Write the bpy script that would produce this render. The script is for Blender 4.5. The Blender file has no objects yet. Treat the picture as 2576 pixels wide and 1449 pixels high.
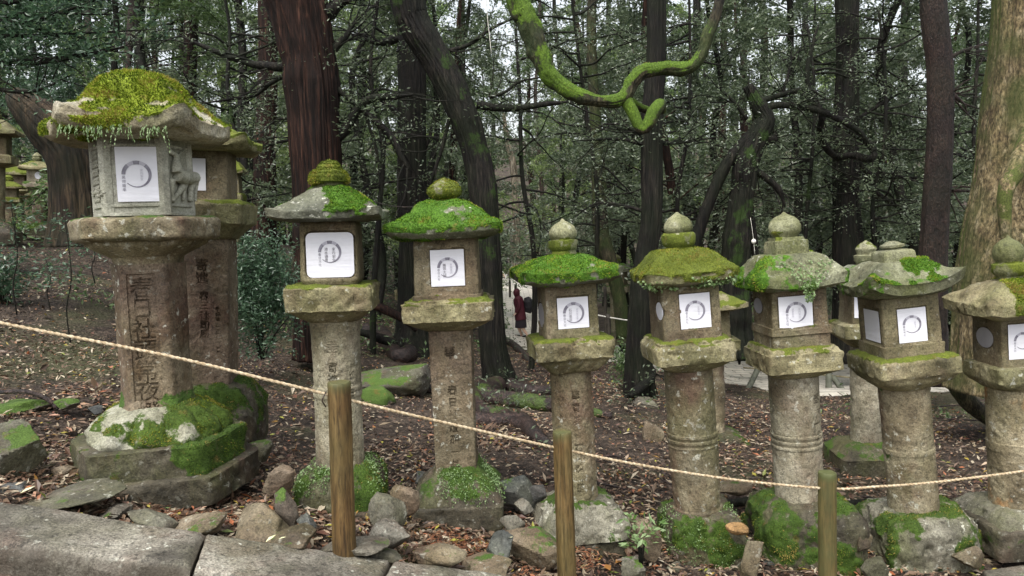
import bpy, math, random
import numpy as np
from mathutils import Vector, Matrix
from mathutils.bvhtree import BVHTree
random.seed(7); RS = np.random.RandomState(11)
sc = bpy.context.scene; COL = sc.collection
R = math.radians
# ---------------------------------------------------------------- camera (pixel units: a 2576 x 1449 view of the photograph)
F = 1860.0; CX = 1288.0; CY = 724.5
PITCH = R(4.1); ROLL = R(1.2); CAM = Vector((0, 0, 1.6))
fw = Vector((0, math.cos(PITCH), -math.sin(PITCH)))
_r0 = Vector((1, 0, 0)); _u0 = Vector((0, math.sin(PITCH), math.cos(PITCH)))
rt = _r0*math.cos(ROLL) - _u0*math.sin(ROLL); up = _u0*math.cos(ROLL) + _r0*math.sin(ROLL)
cd = bpy.data.cameras.new('camera'); cam = bpy.data.objects.new('camera', cd); COL.objects.link(cam)
cd.sensor_width = 36; cd.lens = F/2576*36; cd.clip_start = 0.05; cd.clip_end = 600
cam.matrix_world = Matrix(((rt.x, up.x, -fw.x, CAM.x), (rt.y, up.y, -fw.y, CAM.y), (rt.z, up.z, -fw.z, CAM.z), (0, 0, 0, 1)))
sc.camera = cam
def P(px, py, Y):
    d = fw + rt*((px-CX)/F) + up*((CY-py)/F)
    return CAM + d*(Y/d.y)
def proj(p):
    d = Vector(p) - CAM; z = d.dot(fw)
    return (CX + F*d.dot(rt)/z, CY - F*d.dot(up)/z)
# ---------------------------------------------------------------- light
w = bpy.data.worlds.new('World'); sc.world = w; w.use_nodes = True
nt = w.node_tree; nt.nodes.clear()
sky = nt.nodes.new('ShaderNodeTexSky'); sky.sky_type = 'NISHITA'; sky.sun_disc = False
sky.sun_elevation = R(58); sky.sun_rotation = R(200); sky.air_density = 1.3; sky.dust_density = 4.0; sky.ozone_density = 1.0
hs = nt.nodes.new('ShaderNodeHueSaturation'); hs.inputs['Saturation'].default_value = 0.28
bg = nt.nodes.new('ShaderNodeBackground'); bg.inputs['Strength'].default_value = 0.15
wo = nt.nodes.new('ShaderNodeOutputWorld')
nt.links.new(sky.outputs[0], hs.inputs['Color']); nt.links.new(hs.outputs[0], bg.inputs[0]); nt.links.new(bg.outputs[0], wo.inputs[0])
sd = bpy.data.lights.new('sun', 'SUN'); sd.energy = 1.2; sd.angle = R(35); sd.color = (1, .96, .9)
so = bpy.data.objects.new('sun', sd); COL.objects.link(so)
el, az = R(58), R(200)      # from behind the camera, slightly left
sdir = Vector((math.sin(az)*math.cos(el), math.cos(az)*math.cos(el), math.sin(el)))
so.rotation_euler = sdir.to_track_quat('Z', 'Y').to_euler(); so.location = (0, -5, 12)
sc.view_settings.view_transform = 'Standard'; sc.view_settings.look = 'None'
sc.view_settings.exposure = 1.0; sc.view_settings.gamma = 1
# ---------------------------------------------------------------- numpy noise
def vnoise(p, seed=0):
    p = np.asarray(p, float); i = np.floor(p).astype(np.int64); f = p - i; f = f*f*(3-2*f)
    def h(a, b, c):
        n = (a*374761393 + b*668265263 + c*2147483647 + seed*974711) & 0xffffffff
        n = ((n ^ (n >> 13))*1274126177) & 0xffffffff
        n = ((n ^ (n >> 16))*2246822519) & 0xffffffff
        return ((n ^ (n >> 15)) & 0xffff)/65535.0
    x, y, z = i[..., 0], i[..., 1], i[..., 2]; u, v, t = f[..., 0], f[..., 1], f[..., 2]
    r = 0
    for dx in (0, 1):
        for dy in (0, 1):
            for dz in (0, 1):
                r = r + h(x+dx, y+dy, z+dz)*(u if dx else 1-u)*(v if dy else 1-v)*(t if dz else 1-t)
    return r*2-1
def fbm(p, freq=1., oct=3, seed=0):
    p = np.asarray(p, float); s = 0; a = 1.; tot = 0
    for k in range(oct):
        s = s + a*vnoise(p*freq*(2.03**k)+k*17.3, seed+k); tot += a; a *= .5
    return s/tot
def sstep(a, b, x): t = np.clip((x-a)/(b-a), 0, 1); return t*t*(3-2*t)
# ---------------------------------------------------------------- object helpers
def mesh_np(name, V, Fc, smooth=True):
    me = bpy.data.meshes.new(name); V = np.asarray(V, np.float32); Fc = np.asarray(Fc, np.int32)
    me.vertices.add(len(V)); me.vertices.foreach_set('co', V.ravel())
    k = Fc.shape[1]; me.loops.add(Fc.size); me.loops.foreach_set('vertex_index', Fc.ravel())
    me.polygons.add(len(Fc)); me.polygons.foreach_set('loop_start', np.arange(0, Fc.size, k, dtype=np.int32))
    me.polygons.foreach_set('use_smooth', np.full(len(Fc), smooth, bool))
    me.update(calc_edges=True); me.validate(); return me
def attr(me, name, arr):
    a = me.attributes.new(name, 'FLOAT', 'POINT'); a.data.foreach_set('value', np.asarray(arr, np.float32))
def vnormals(me):
    n = np.zeros(len(me.vertices)*3, np.float32); me.vertex_normals.foreach_get('vector', n); return n.reshape(-1, 3)
def join_np(lst):
    Vs, Fs, o = [], [], 0
    for v, f in lst:
        Vs.append(v); Fs.append(np.asarray(f)+o); o += len(v)
    return np.concatenate(Vs), np.concatenate(Fs)
def thing(name, label, cat, loc=(0, 0, 0), group=None, kind=None):
    o = bpy.data.objects.new(name, None); COL.objects.link(o); o.location = loc; o.empty_display_size = .1
    o['label'] = label; o['category'] = cat
    if group: o['group'] = group
    if kind: o['kind'] = kind
    return o
def part(name, me, m, parent=None, label=None):
    o = bpy.data.objects.new(name, me); COL.objects.link(o)
    if m is not None:
        me.materials.clear(); me.materials.append(m)
    if parent: o.parent = parent
    if label: o['label'] = label
    return o
def solo(name, me, m, label, cat, loc=(0, 0, 0), group=None, kind=None):
    o = part(name, me, m); o.location = loc
    if kind != 'structure': o['label'] = label; o['category'] = cat
    if group: o['group'] = group
    if kind: o['kind'] = kind
    return o
# ---------------------------------------------------------------- materials
class M:
    def __init__(s, name, rough=.8, spec=.4):
        s.m = bpy.data.materials.new(name); s.m.use_nodes = True; s.t = s.m.node_tree
        s.b = s.t.nodes['Principled BSDF']; s.b.inputs['Roughness'].default_value = rough
        s.b.inputs['Specular IOR Level'].default_value = spec
        tc = s.n('ShaderNodeTexCoord'); oi = s.n('ShaderNodeObjectInfo')
        mu = s.n('ShaderNodeMath'); mu.operation = 'MULTIPLY'; s.l(oi.outputs['Random'], mu.inputs[0]); mu.inputs[1].default_value = 13.
        ad = s.n('ShaderNodeVectorMath'); ad.operation = 'ADD'; s.l(tc.outputs['Object'], ad.inputs[0]); s.l(mu.outputs[0], ad.inputs[1])
        s.co = ad.outputs[0]
    def n(s, t): return s.t.nodes.new(t)
    def l(s, a, b): s.t.links.new(a, b)
    def sc(s, v, co=None):
        m = s.n('ShaderNodeMapping'); m.inputs['Scale'].default_value = v; s.l(co or s.co, m.inputs[0]); return m.outputs[0]
    def noise(s, scale, detail=4, rough=.55, co=None, dist=0):
        x = s.n('ShaderNodeTexNoise'); x.inputs['Scale'].default_value = scale; x.inputs['Detail'].default_value = detail
        x.inputs['Roughness'].default_value = rough; x.inputs['Distortion'].default_value = dist; s.l(co or s.co, x.inputs['Vector']); return x.outputs['Fac']
    def voro(s, scale, co=None, out='Distance', feat='F1'):
        x = s.n('ShaderNodeTexVoronoi'); x.feature = feat; x.inputs['Scale'].default_value = scale; s.l(co or s.co, x.inputs['Vector']); return x.outputs[out]
    def ramp(s, fac, st):
        r = s.n('ShaderNodeValToRGB'); e = r.color_ramp.elements
        while len(e) < len(st): e.new(.5)
        for i, (p, c) in enumerate(st):
            e[i].position = p; e[i].color = (c, c, c, 1) if isinstance(c, (int, float)) else (*c, 1)
        s.l(fac, r.inputs[0]); return r.outputs[0]
    def mix(s, fac, a, b, mode='MIX'):
        x = s.n('ShaderNodeMix'); x.data_type = 'RGBA'; x.blend_type = mode
        for sock, v in ((x.inputs[0], fac), (x.inputs[6], a), (x.inputs[7], b)):
            if isinstance(v, (int, float)): sock.default_value = (v if sock is x.inputs[0] or sock.type == 'VALUE' else (v, v, v, 1))
            elif isinstance(v, tuple): sock.default_value = (*v, 1)
            else: s.l(v, sock)
        return x.outputs[2]
    def math(s, op, a, b=0., clamp=False):
        x = s.n('ShaderNodeMath'); x.operation = op; x.use_clamp = clamp
        for sock, v in ((x.inputs[0], a), (x.inputs[1], b)):
            if isinstance(v, (int, float)): sock.default_value = v
            else: s.l(v, sock)
        return x.outputs[0]
    def attr(s, name):
        a = s.n('ShaderNodeAttribute'); a.attribute_name = name; return a.outputs['Fac']
    def color(s, c):
        if isinstance(c, tuple): s.b.inputs['Base Color'].default_value = (*c, 1)
        else: s.l(c, s.b.inputs['Base Color'])
    def bump(s, h, strength=.5, dist=.01):
        x = s.n('ShaderNodeBump'); x.inputs['Strength'].default_value = strength; x.inputs['Distance'].default_value = dist
        s.l(h, x.inputs['Height']); s.l(x.outputs[0], s.b.inputs['Normal'])
def stone(name, c=((.10, .085, .06), (.23, .20, .145), (.36, .33, .25)), algae=.5, lichen=.5, stain=.5, moss=((.05, .11, .01), (.13, .24, .02)), algc=(.10, .11, .035), stc=(.10, .052, .035), grain=.65, pits=.6):
    k = M(name, .78, .35)
    col = k.ramp(k.noise(4, 6, .62), [(.3, c[0]), (.5, c[1]), (.72, c[2])])
    col = k.mix(.8, col, k.ramp(k.noise(2.6, 5, .6), [(.35, .55), (.5, 1.), (.66, 1.35)]), 'MULTIPLY')
    st = k.math('MULTIPLY', k.ramp(k.noise(3.1, 5, .65, co=k.sc((1, 1, .6)), dist=.3), [(.5, 0.), (.62, 1.)]), stain)
    col = k.mix(st, col, stc)
    al = k.math('MULTIPLY', k.ramp(k.noise(2.3, 6, .6, co=k.sc((1, 1, .55))), [(.46, 0.), (.6, 1.)]), algae)
    col = k.mix(al, col, algc)
    li = k.math('MULTIPLY', k.ramp(k.noise(24, 4, .6), [(.6, 0.), (.66, 1.)]), lichen)
    li = k.math('MULTIPLY', li, k.ramp(k.noise(3.7, 2), [(.4, .1), (.6, 1.)]))
    col = k.mix(li, col, (.50, .50, .42))
    g = k.noise(110, 3, .7); col = k.mix(grain, col, k.ramp(g, [(.3, .35), (.5, 1.), (.7, 1.7)]), 'MULTIPLY')
    pit = k.ramp(k.noise(42, 4, .7), [(.36, .25), (.47, 1.)]); col = k.mix(pits, col, pit, 'MULTIPLY')
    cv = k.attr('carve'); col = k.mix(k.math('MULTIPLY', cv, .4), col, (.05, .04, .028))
    ms = k.math('ADD', k.attr('moss'), k.math('MULTIPLY', k.math('SUBTRACT', k.noise(38, 5, .7), .5), 1.1))
    msk = k.ramp(ms, [(.42, 0.), (.56, 1.)])
    mc = k.mix(k.noise(9, 4), moss[0], moss[1]); mc = k.mix(.8, mc, k.ramp(k.noise(150, 2, .8), [(.3, .35), (.55, 1.), (.7, 1.7)]), 'MULTIPLY')
    mc = k.mix(k.ramp(k.noise(14, 5), [(.6, 0.), (.72, .55)]), mc, (.16, .10, .03))
    k.color(k.mix(msk, col, mc))
    r = k.mix(msk, k.ramp(k.noise(6), [(.4, .62), (.6, .85)]), 0.95); k.l(r, k.b.inputs['Roughness'])
    h = k.math('ADD', k.math('MULTIPLY', k.noise(30, 5, .65), .8), k.math('MULTIPLY', g, .5)); k.bump(h, .8, .012)
    return k.m
def bark(name, a, b, hi, moss=((.014, .028, .006), (.035, .065, .012)), scale=14, zs=.13, rough=.6, alg=.0, spec=.35, strip=.5):
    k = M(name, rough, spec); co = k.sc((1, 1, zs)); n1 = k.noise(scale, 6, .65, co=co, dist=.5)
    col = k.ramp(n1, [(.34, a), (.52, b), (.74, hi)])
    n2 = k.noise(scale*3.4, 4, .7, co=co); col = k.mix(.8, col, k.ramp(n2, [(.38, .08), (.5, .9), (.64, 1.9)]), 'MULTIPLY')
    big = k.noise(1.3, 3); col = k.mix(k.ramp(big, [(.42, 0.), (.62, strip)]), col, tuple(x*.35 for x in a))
    if alg: col = k.mix(k.math('MULTIPLY', k.ramp(k.noise(2.1, 5), [(.42, 0.), (.6, 1.)]), alg), col, moss[0])
    ms = k.math('ADD', k.attr('moss'), k.math('MULTIPLY', k.math('SUBTRACT', k.noise(30, 5, .7), .5), 1.2))
    mc = k.mix(k.noise(8, 4), moss[0], moss[1]); mc = k.mix(.8, mc, k.ramp(k.noise(90, 2, .8), [(.3, .4), (.55, 1.), (.7, 1.6)]), 'MULTIPLY')
    k.color(k.mix(k.ramp(ms, [(.4, 0.), (.6, 1.)]), col, mc))
    k.bump(k.math('ADD', n1, k.math('MULTIPLY', n2, .5)), .9, .03); return k.m
def leafm(name, a, b, rough=.38, spec=.6, back=None, trans=.3):
    k = M(name, rough, spec); r = k.attr('rnd'); col = k.mix(r, a, b)
    k.color(col)
    if trans:
        tr = k.n('ShaderNodeBsdfTranslucent'); hs2 = k.n('ShaderNodeHueSaturation'); hs2.inputs['Value'].default_value = 1.5; k.l(col, hs2.inputs['Color']); k.l(hs2.outputs[0], tr.inputs[0])
        mx = k.n('ShaderNodeMixShader'); mx.inputs[0].default_value = trans; k.l(k.b.outputs[0], mx.inputs[1]); k.l(tr.outputs[0], mx.inputs[2]); k.l(mx.outputs[0], k.t.nodes['Material Output'].inputs[0])
    return k.m
def plain(name, a, b=None, scale=20, rough=.7, spec=.4, zs=1, bump=.3, bd=.004):
    k = M(name, rough, spec); n = k.noise(scale, 5, .6, co=k.sc((1, 1, zs)))
    k.color(k.ramp(n, [(.35, a), (.65, b or a)])); k.bump(n, bump, bd); return k.m
MS_Y = ((.09, .13, .008), (.24, .30, .02)); MS_G = ((.03, .085, .008), (.10, .21, .015)); MS_D = ((.03, .07, .012), (.08, .14, .02)); MS_O = ((.055, .075, .01), (.15, .18, .02))
BR = ((.075, .058, .034), (.195, .162, .10), (.34, .30, .205)); GY = ((.14, .135, .105), (.29, .285, .225), (.44, .43, .35)); GR = ((.08, .07, .034), (.22, .195, .105), (.38, .345, .21)); DK = ((.022, .02, .012), (.06, .052, .034), (.12, .105, .072))
RG = ((.05, .052, .036), (.125, .13, .09), (.27, .275, .22))
m_l1 = stone('weathered_granite_grey', ((.22, .215, .175), (.36, .355, .29), (.5, .49, .41)), .2, .3, .15, MS_Y, grain=.5, pits=.35); m_l1r = stone('roof_stone_yellow_moss', ((.16, .13, .08), (.34, .30, .2), (.55, .53, .45)), .45, .3, .15, MS_Y)
m_sh1 = stone('shaft_stone_red_brown', ((.065, .045, .03), (.145, .105, .072), (.27, .22, .155)), .2, .9, .8, MS_D, stc=(.075, .036, .022))
m_rg2 = stone('roof_stone_olive_grey', ((.06, .062, .034), (.145, .148, .088), (.26, .265, .18)), .7, .8, .1, MS_G)
m_sh = stone('shaft_stone_buff', BR, .35, .7, .7, MS_D); m_shg = stone('shaft_stone_pale', ((.12, .105, .07), (.245, .22, .155), (.39, .36, .275)), .3, .5, .45, MS_D)
m_pl = stone('platform_stone', GR, .45, .8, .35, MS_O); m_fb = stone('firebox_stone', ((.07, .054, .03), (.165, .135, .08), (.26, .225, .145)), .35, .3, .35, MS_O)
m_rg = stone('roof_stone_green_moss', RG, .3, 1., .1, MS_G); m_ro = stone('roof_stone_olive_moss', GR, .55, .4, .25, MS_O)
m_fin = stone('finial_stone_mossy', ((.10, .10, .05), (.2, .2, .11), (.33, .33, .22)), .75, .35, .2, MS_O)
m_bs = stone('base_stone_damp', DK, .4, .4, .3, ((.018, .04, .006), (.065, .115, .012))); m_bsl = stone('base_stone_lichen', ((.13, .125, .088), (.25, .245, .18), (.40, .395, .31)), .3, .6, .1, ((.022, .045, .007), (.08, .13, .015)))
m_bsl2 = stone('base_stone_grey', ((.075, .07, .05), (.17, .16, .12), (.34, .33, .26)), .5, .8, .1, ((.02, .04, .007), (.07, .12, .014)))
m_rock = stone('rock_grey', ((.045, .04, .03), (.11, .10, .078), (.22, .21, .17)), .3, .5, .3, ((.04, .08, .015), (.1, .16, .03)))
m_rockt = stone('rock_tan', ((.06, .045, .028), (.15, .115, .075), (.28, .235, .165)), .2, .4, .3, MS_D); m_rockd = stone('rock_dark', ((.03, .033, .033), (.07, .075, .072), (.14, .14, .13)), .2, .3, .2, MS_D)
m_rocko = stone('rock_orange', ((.2, .11, .04), (.36, .22, .1), (.5, .36, .2)), .1, .2, .2, MS_D)
m_curb = stone('curb_granite', ((.085, .076, .06), (.175, .16, .128), (.32, .30, .25)), .2, 1., .35, MS_D, grain=.95, pits=.8)
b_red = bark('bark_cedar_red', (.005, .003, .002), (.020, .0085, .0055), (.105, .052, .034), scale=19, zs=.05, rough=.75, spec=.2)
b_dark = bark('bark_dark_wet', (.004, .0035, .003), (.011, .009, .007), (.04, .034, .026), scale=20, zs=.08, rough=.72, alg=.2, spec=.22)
b_moss = bark('bark_mossy', (.015, .013, .008), (.045, .038, .02), (.11, .09, .05), moss=((.035, .07, .008), (.13, .22, .015)), scale=18, zs=.25, rough=.8, alg=.5)
b_brown = bark('bark_brown', (.016, .009, .007), (.038, .021, .016), (.075, .046, .035), scale=22, zs=.4, rough=.6, alg=.15)
b_tan = bark('bark_tan_scaly', (.085, .06, .028), (.215, .165, .085), (.40, .33, .21), moss=((.045, .06, .012), (.12, .14, .03)), scale=13, zs=.45, rough=.85, strip=.5, alg=.75)
b_old = bark('wood_old_bare', (.012, .008, .005), (.05, .033, .019), (.15, .10, .06), scale=13, zs=.06, rough=.75, alg=.25)
b_pale = bark('wood_pale_snag', (.12, .09, .06), (.3, .25, .18), (.5, .45, .36), scale=16, zs=.08, rough=.7, strip=.1)
b_root = bark('root_wet', (.012, .007, .006), (.04, .022, .017), (.13, .085, .07), moss=((.025, .05, .008), (.09, .14, .02)), scale=18, zs=1, rough=.45, spec=.5)
l_dark = leafm('leaf_dark_glossy', (.05, .078, .042), (.155, .195, .11), .33, .9); l_mid = leafm('leaf_mid_green', (.055, .10, .035), (.15, .225, .08), .34, .8)
l_pale = leafm('leaf_pale_lit', (.14, .21, .07), (.30, .38, .15), .45, .5); l_blue = leafm('leaf_blue_green', (.03, .068, .036), (.09, .155, .085), .33, .8)  # pale leaves: light coming through the far wood, put into their colour
l_bright = leafm('leaf_bright_small', (.08, .16, .03), (.3, .4, .2), .45, .5)
def mossm(name, a, b, c):
    k = M(name, .9, .1); k.color(k.ramp(k.attr('rnd'), [(.12, a), (.5, b), (.8, c), (.97, (.30, .22, .07))])); return k.m
m_mossb = {'Y': mossm('moss_blade_yellow', (.04, .07, .008), (.125, .18, .014), (.27, .32, .03)), 'G': mossm('moss_blade_green', (.018, .05, .006), (.075, .17, .012), (.21, .32, .03)), 'D': mossm('moss_blade_dark', (.012, .028, .005), (.04, .075, .01), (.11, .16, .02)), 'O': mossm('moss_blade_olive', (.035, .05, .008), (.10, .13, .012), (.24, .26, .03))}
k = M('paper_white', .85, .2); n = k.noise(7, 3); k.color(k.ramp(n, [(.3, (.70, .70, .76)), (.7, (.78, .78, .82))])); k.bump(k.math('ADD', n, k.math('MULTIPLY', k.noise(4, 3, co=k.sc((1, 1, 9))), .6)), .6, .012); m_paper = k.m
m_paperd = plain('paper_grey', (.30, .29, .31), (.36, .35, .37), 8, .85)
m_ink = plain('ink_grey', (.16, .15, .19), (.30, .29, .34), 25, .9, bump=0); m_inkd = plain('ink_dark', (.13, .12, .14), (.2, .19, .21), 30, .9, bump=0); m_inkl = plain('ink_light', (.42, .41, .48), (.5, .49, .55), 30, .9, bump=0)
# ---------------------------------------------------------------- terrain
CT = [(420, 1300, 3.55), (640, 1310, 3.6), (865, 1335, 3.65), (1155, 1370, 3.85), (1470, 1440, 3.95), (1780, 1480, 4.05), (2020, 1490, 4.1), (2300, 1470, 4.25), (2560, 1450, 4.3),
 (0, 1262, 3.2), (300, 1310, 3.2), (600, 1345, 3.3), (1000, 1400, 3.4), (1400, 1470, 3.6), (-500, 1150, 3.2), (3200, 1500, 4.), (0, 1560, 2.5), (-600, 1500, 2.5), (600, 1680, 2.5), (1300, 1800, 2.7), (1900, 1850, 3.0),
 (100, 1130, 4.3), (100, 1010, 5.2), (250, 1000, 5.2), (100, 900, 6.6), (150, 760, 9), (100, 640, 13), (100, 585, 16.5), (300, 590, 16), (30, 585, 16), (-400, 620, 12), (-500, 800, 7),
 (620, 1150, 5.0), (700, 1000, 7.2), (690, 890, 9.5), (650, 640, 22), (640, 600, 34), (700, 1130, 5.6), (1000, 1130, 5.6), (1000, 1000, 8), (1000, 870, 12), (1000, 780, 17), (960, 730, 24), (950, 660, 36),
 (1300, 1200, 5.1), (1300, 1100, 6.4), (1255, 985, 9.5), (1300, 905, 14.0), (1400, 890, 16), (1300, 872, 18), (1560, 905, 15.5), (1450, 900, 15), (1230, 880, 17), (1350, 820, 26), (1350, 845, 22), (1285, 790, 28), (1270, 730, 38), (1262, 690, 50),
 (1600, 1250, 5.1), (1600, 1100, 7.), (1610, 985, 9.6), (1620, 930, 13), (1560, 850, 22), (1600, 760, 36), (1860, 1100, 7.2), (1850, 1010, 11), (1850, 950, 15), (1850, 860, 24), (1900, 760, 42),
 (2150, 1190, 6.3), (2150, 1030, 10.5), (2150, 965, 14), (2150, 880, 22), (2400, 1250, 5.7), (2400, 1080, 8.6), (2430, 985, 10.5), (2500, 900, 16), (2600, 1100, 7.5), (3300, 1100, 8), (3300, 900, 16), (2300, 760, 42), (3400, 760, 42)]
cp = [P(*c) for c in CT]
CP = np.array([[p.x, p.y, p.z] for p in cp] + [[-6, -8, .3], [6, -8, -.7], [0, -8, 0], [-60, 40, 7], [-30, 60, 5], [0, 75, -1], [30, 60, -4], [60, 40, -4], [60, 10, -2], [-60, 5, 4], [-60, 95, 16], [0, 100, 7], [60, 100, 6], [-60, 150, 26], [0, 150, 20], [60, 150, 20]])
def _rbf():
    n = len(CP); D = np.linalg.norm(CP[:, None, :2]-CP[None, :, :2], axis=2) - np.eye(n)*.06
    A = np.zeros((n+3, n+3)); A[:n, :n] = -D; A[:n, n] = 1; A[n, :n] = 1; A[:n, n+1:] = CP[:, :2]; A[n+1:, :n] = CP[:, :2].T
    return np.linalg.solve(A, np.concatenate([CP[:, 2], np.zeros(3)]))
WR = _rbf()
def ground(x, y):
    x = np.asarray(x, float); y = np.asarray(y, float); s = WR[len(CP)] + WR[len(CP)+1]*x + WR[len(CP)+2]*y
    for i in range(len(CP)): s = s - WR[i]*np.hypot(x-CP[i, 0], y-CP[i, 1])
    q = np.stack([x, y, np.zeros_like(x)], -1); yy = np.clip(y/6, .3, 1)
    return s + .035*fbm(q, 1.3, 3, 5)*yy + .012*fbm(q, 9, 2, 6)
def G(px, py, y0=2.4, y1=90):
    Y = y0; prev = y0
    while Y < y1:
        p = P(px, py, Y)
        if p.z < ground(p.x, p.y):
            for _ in range(12):
                m = (prev+Y)/2; p = P(px, py, m)
                if p.z < ground(p.x, p.y): Y = m
                else: prev = m
            return P(px, py, Y)
        prev = Y; Y *= 1.03
    return P(px, py, y1)
ny, nx = 360, 300
Yg = np.concatenate([np.linspace(-10, 1.9, 12), 2*np.exp(np.linspace(0, math.log(80), ny))]); U = np.sinh(np.linspace(-1, 1, nx)*1.6)/math.sinh(1.6)
YY, UU = np.meshgrid(Yg, U, indexing='ij'); XX = UU*(np.maximum(YY, 0)*1.25+6)
ZZ = ground(XX, YY)
V = np.stack([XX, YY, ZZ], -1).reshape(-1, 3)
idx = np.arange(len(Yg)*nx).reshape(len(Yg), nx)
Fq = np.stack([idx[:-1, :-1], idx[:-1, 1:], idx[1:, 1:], idx[1:, :-1]], -1).reshape(-1, 4)
k = M('forest_floor', .85, .3)
c = k.ramp(k.noise(2.5, 8, .7), [(.32, (.02, .013, .008)), (.5, (.052, .034, .022)), (.7, (.115, .08, .052))])
v = k.ramp(k.voro(26, out='Color'), [(.2, .15), (.8, .85)]); c = k.mix(.6, c, v, 'OVERLAY'); c = k.mix(.8, c, k.ramp(k.noise(60, 4, .8), [(.35, .35), (.5, .9), (.65, 1.9)]), 'MULTIPLY')
c = k.mix(k.ramp(k.noise(.55, 5, .6), [(.53, 0.), (.66, .75)]), c, (.085, .09, .03)); hs_ = k.n('ShaderNodeHueSaturation'); hs_.inputs['Saturation'].default_value = .8; k.l(c, hs_.inputs['Color']); k.color(hs_.outputs[0])
k.bump(k.math('ADD', k.noise(24, 6, .7), k.voro(30)), .9, .03); m_floor = k.m
gm = mesh_np('ground', V, Fq); solo('ground', gm, m_floor, '', '', kind='structure')
# ---------------------------------------------------------------- generic geometry
def tube(nodes, ns=10, step=.06, seed=0, amp=.08, ridge=0, nr=9, close=True, flare=0):
    """nodes: (Vector, radius); returns verts, quads, and axis-fraction. Smooth Catmull path, displaced."""
    pts = np.array([list(p) for p, r in nodes], float); rad = np.array([r for p, r in nodes], float)
    n = len(pts); pe = np.vstack([2*pts[0]-pts[1], pts, 2*pts[-1]-pts[-2]]); re = np.concatenate([[rad[0]], rad, [rad[-1]]])
    C, Rr = [], []
    for i in range(n-1):
        L = np.linalg.norm(pts[i+1]-pts[i]); m = max(2, int(L/step)+1)
        t = np.linspace(0, 1, m, endpoint=False)[:, None]
        a, b, c_, d = pe[i], pe[i+1], pe[i+2], pe[i+3]
        C.append(.5*((2*b)+(-a+c_)*t+(2*a-5*b+4*c_-d)*t*t+(-a+3*b-3*c_+d)*t**3))
        Rr.append(re[i+1]+(re[i+2]-re[i+1])*t[:, 0])
    C.append(pts[-1:]); Rr.append(rad[-1:]); C = np.vstack(C); Rr = np.concatenate(Rr)
    T = np.gradient(C, axis=0); T /= np.linalg.norm(T, axis=1)[:, None]+1e-9
    ref = np.array([.13, .97, .2]) if abs(T[0][2]) > .6 else np.array([.1, .2, .97])
    A = np.cross(T, ref); A /= np.linalg.norm(A, axis=1)[:, None]+1e-9
    B = np.cross(T, A)
    th = np.linspace(0, 2*math.pi, ns, endpoint=False)
    dr = np.cos(th)[None, :, None]*A[:, None]+np.sin(th)[None, :, None]*B[:, None]
    V = C[:, None]+dr*Rr[:, None, None]
    q = V.reshape(-1, 3); f = 1+amp*fbm(q/ max(rad.max(), .01), .8, 3, seed).reshape(len(C), ns)
    if ridge:
        s = np.cumsum(np.concatenate([[0], np.linalg.norm(np.diff(C, axis=0), axis=1)]))
        qq = np.stack([np.broadcast_to(np.cos(th)*nr/3, f.shape), np.broadcast_to(np.sin(th)*nr/3, f.shape), np.broadcast_to((s*.35/max(rad.max(), .05)*.6)[:, None], f.shape)], -1)
        rn = 1-np.abs(fbm(qq, 1., 4, seed+3))*2.2; f = f+ridge*(rn-.5)
    if flare:
        s = np.linspace(0, 1, len(C)); lob = .6+.4*np.cos(th*4+seed)[None]+.25*np.cos(th*7+seed*2)[None]
        f = f + flare*np.clip(s-.8, 0, 1)[:, None]**2*25*lob
    V = C[:, None]+dr*(Rr[:, None]*f)[..., None]
    m = len(C); ii = np.arange(m*ns).reshape(m, ns); jj = np.roll(ii, -1, axis=1)
    Fq = np.stack([ii[:-1], jj[:-1], jj[1:], ii[1:]], -1).reshape(-1, 4); V = V.reshape(-1, 3)
    if close:
        V = np.vstack([V, C[:1], C[-1:]]); a0 = m*ns; r0, r1 = ii[0], ii[-1]
        Fq = np.vstack([Fq, np.stack([np.full(ns//2, a0), np.roll(r0, -2)[::2][:ns//2], np.roll(r0, -1)[::2][:ns//2], r0[::2][:ns//2]], -1), np.stack([np.full(ns//2, a0+1), r1[::2][:ns//2], np.roll(r1, -1)[::2][:ns//2], np.roll(r1, -2)[::2][:ns//2]], -1)])
    return V, Fq
def boxm(a, b):
    a, b = Vector(a), Vector(b); V = np.array([[x, y, z] for x in (a.x, b.x) for y in (a.y, b.y) for z in (a.z, b.z)])
    Fq = np.array([[0, 1, 3, 2], [4, 6, 7, 5], [0, 4, 5, 1], [2, 3, 7, 6], [0, 2, 6, 4], [1, 5, 7, 3]]); return V, Fq
def leaves(C, D, L, W, fold=.35, nj=.6, seed=0, up_bias=1.):
    """folded diamond leaves. C centres, D directions"""
    rs = np.random.RandomState(seed); n = len(C); D = D/(np.linalg.norm(D, axis=1)[:, None]+1e-9)
    N = np.array([0, 0, up_bias])+rs.normal(0, nj, (n, 3)); S = np.cross(D, N); S /= np.linalg.norm(S, axis=1)[:, None]+1e-9
    N = np.cross(S, D); L = np.broadcast_to(L, n)[:, None]*rs.uniform(.7, 1.25, (n, 1)); W = np.broadcast_to(W, n)[:, None]*rs.uniform(.75, 1.2, (n, 1))
    b = C; tip = C+D*L-N*L*.08*rs.uniform(0, 2, (n, 1)); md = C+D*L*.5+N*W*fold*-.25
    V = np.stack([b, md-S*W*.5+N*W*fold*.5, tip, md+S*W*.5+N*W*fold*.5], 1).reshape(-1, 3)
    o = np.arange(n)*4; Fq = np.stack([np.stack([o, o+2, o+1], -1), np.stack([o, o+3, o+2], -1)], 1).reshape(-1, 3)
    return V, Fq, np.repeat(rs.uniform(0, 1, n), 4)
def leaf_mesh(name, C, D, L, W, seed=0, **kw):
    V, Fq, r = leaves(np.asarray(C, float), np.asarray(D, float), L, W, seed=seed, **kw)
    me = mesh_np(name, V, Fq, False); attr(me, 'rnd', r); return me
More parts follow.
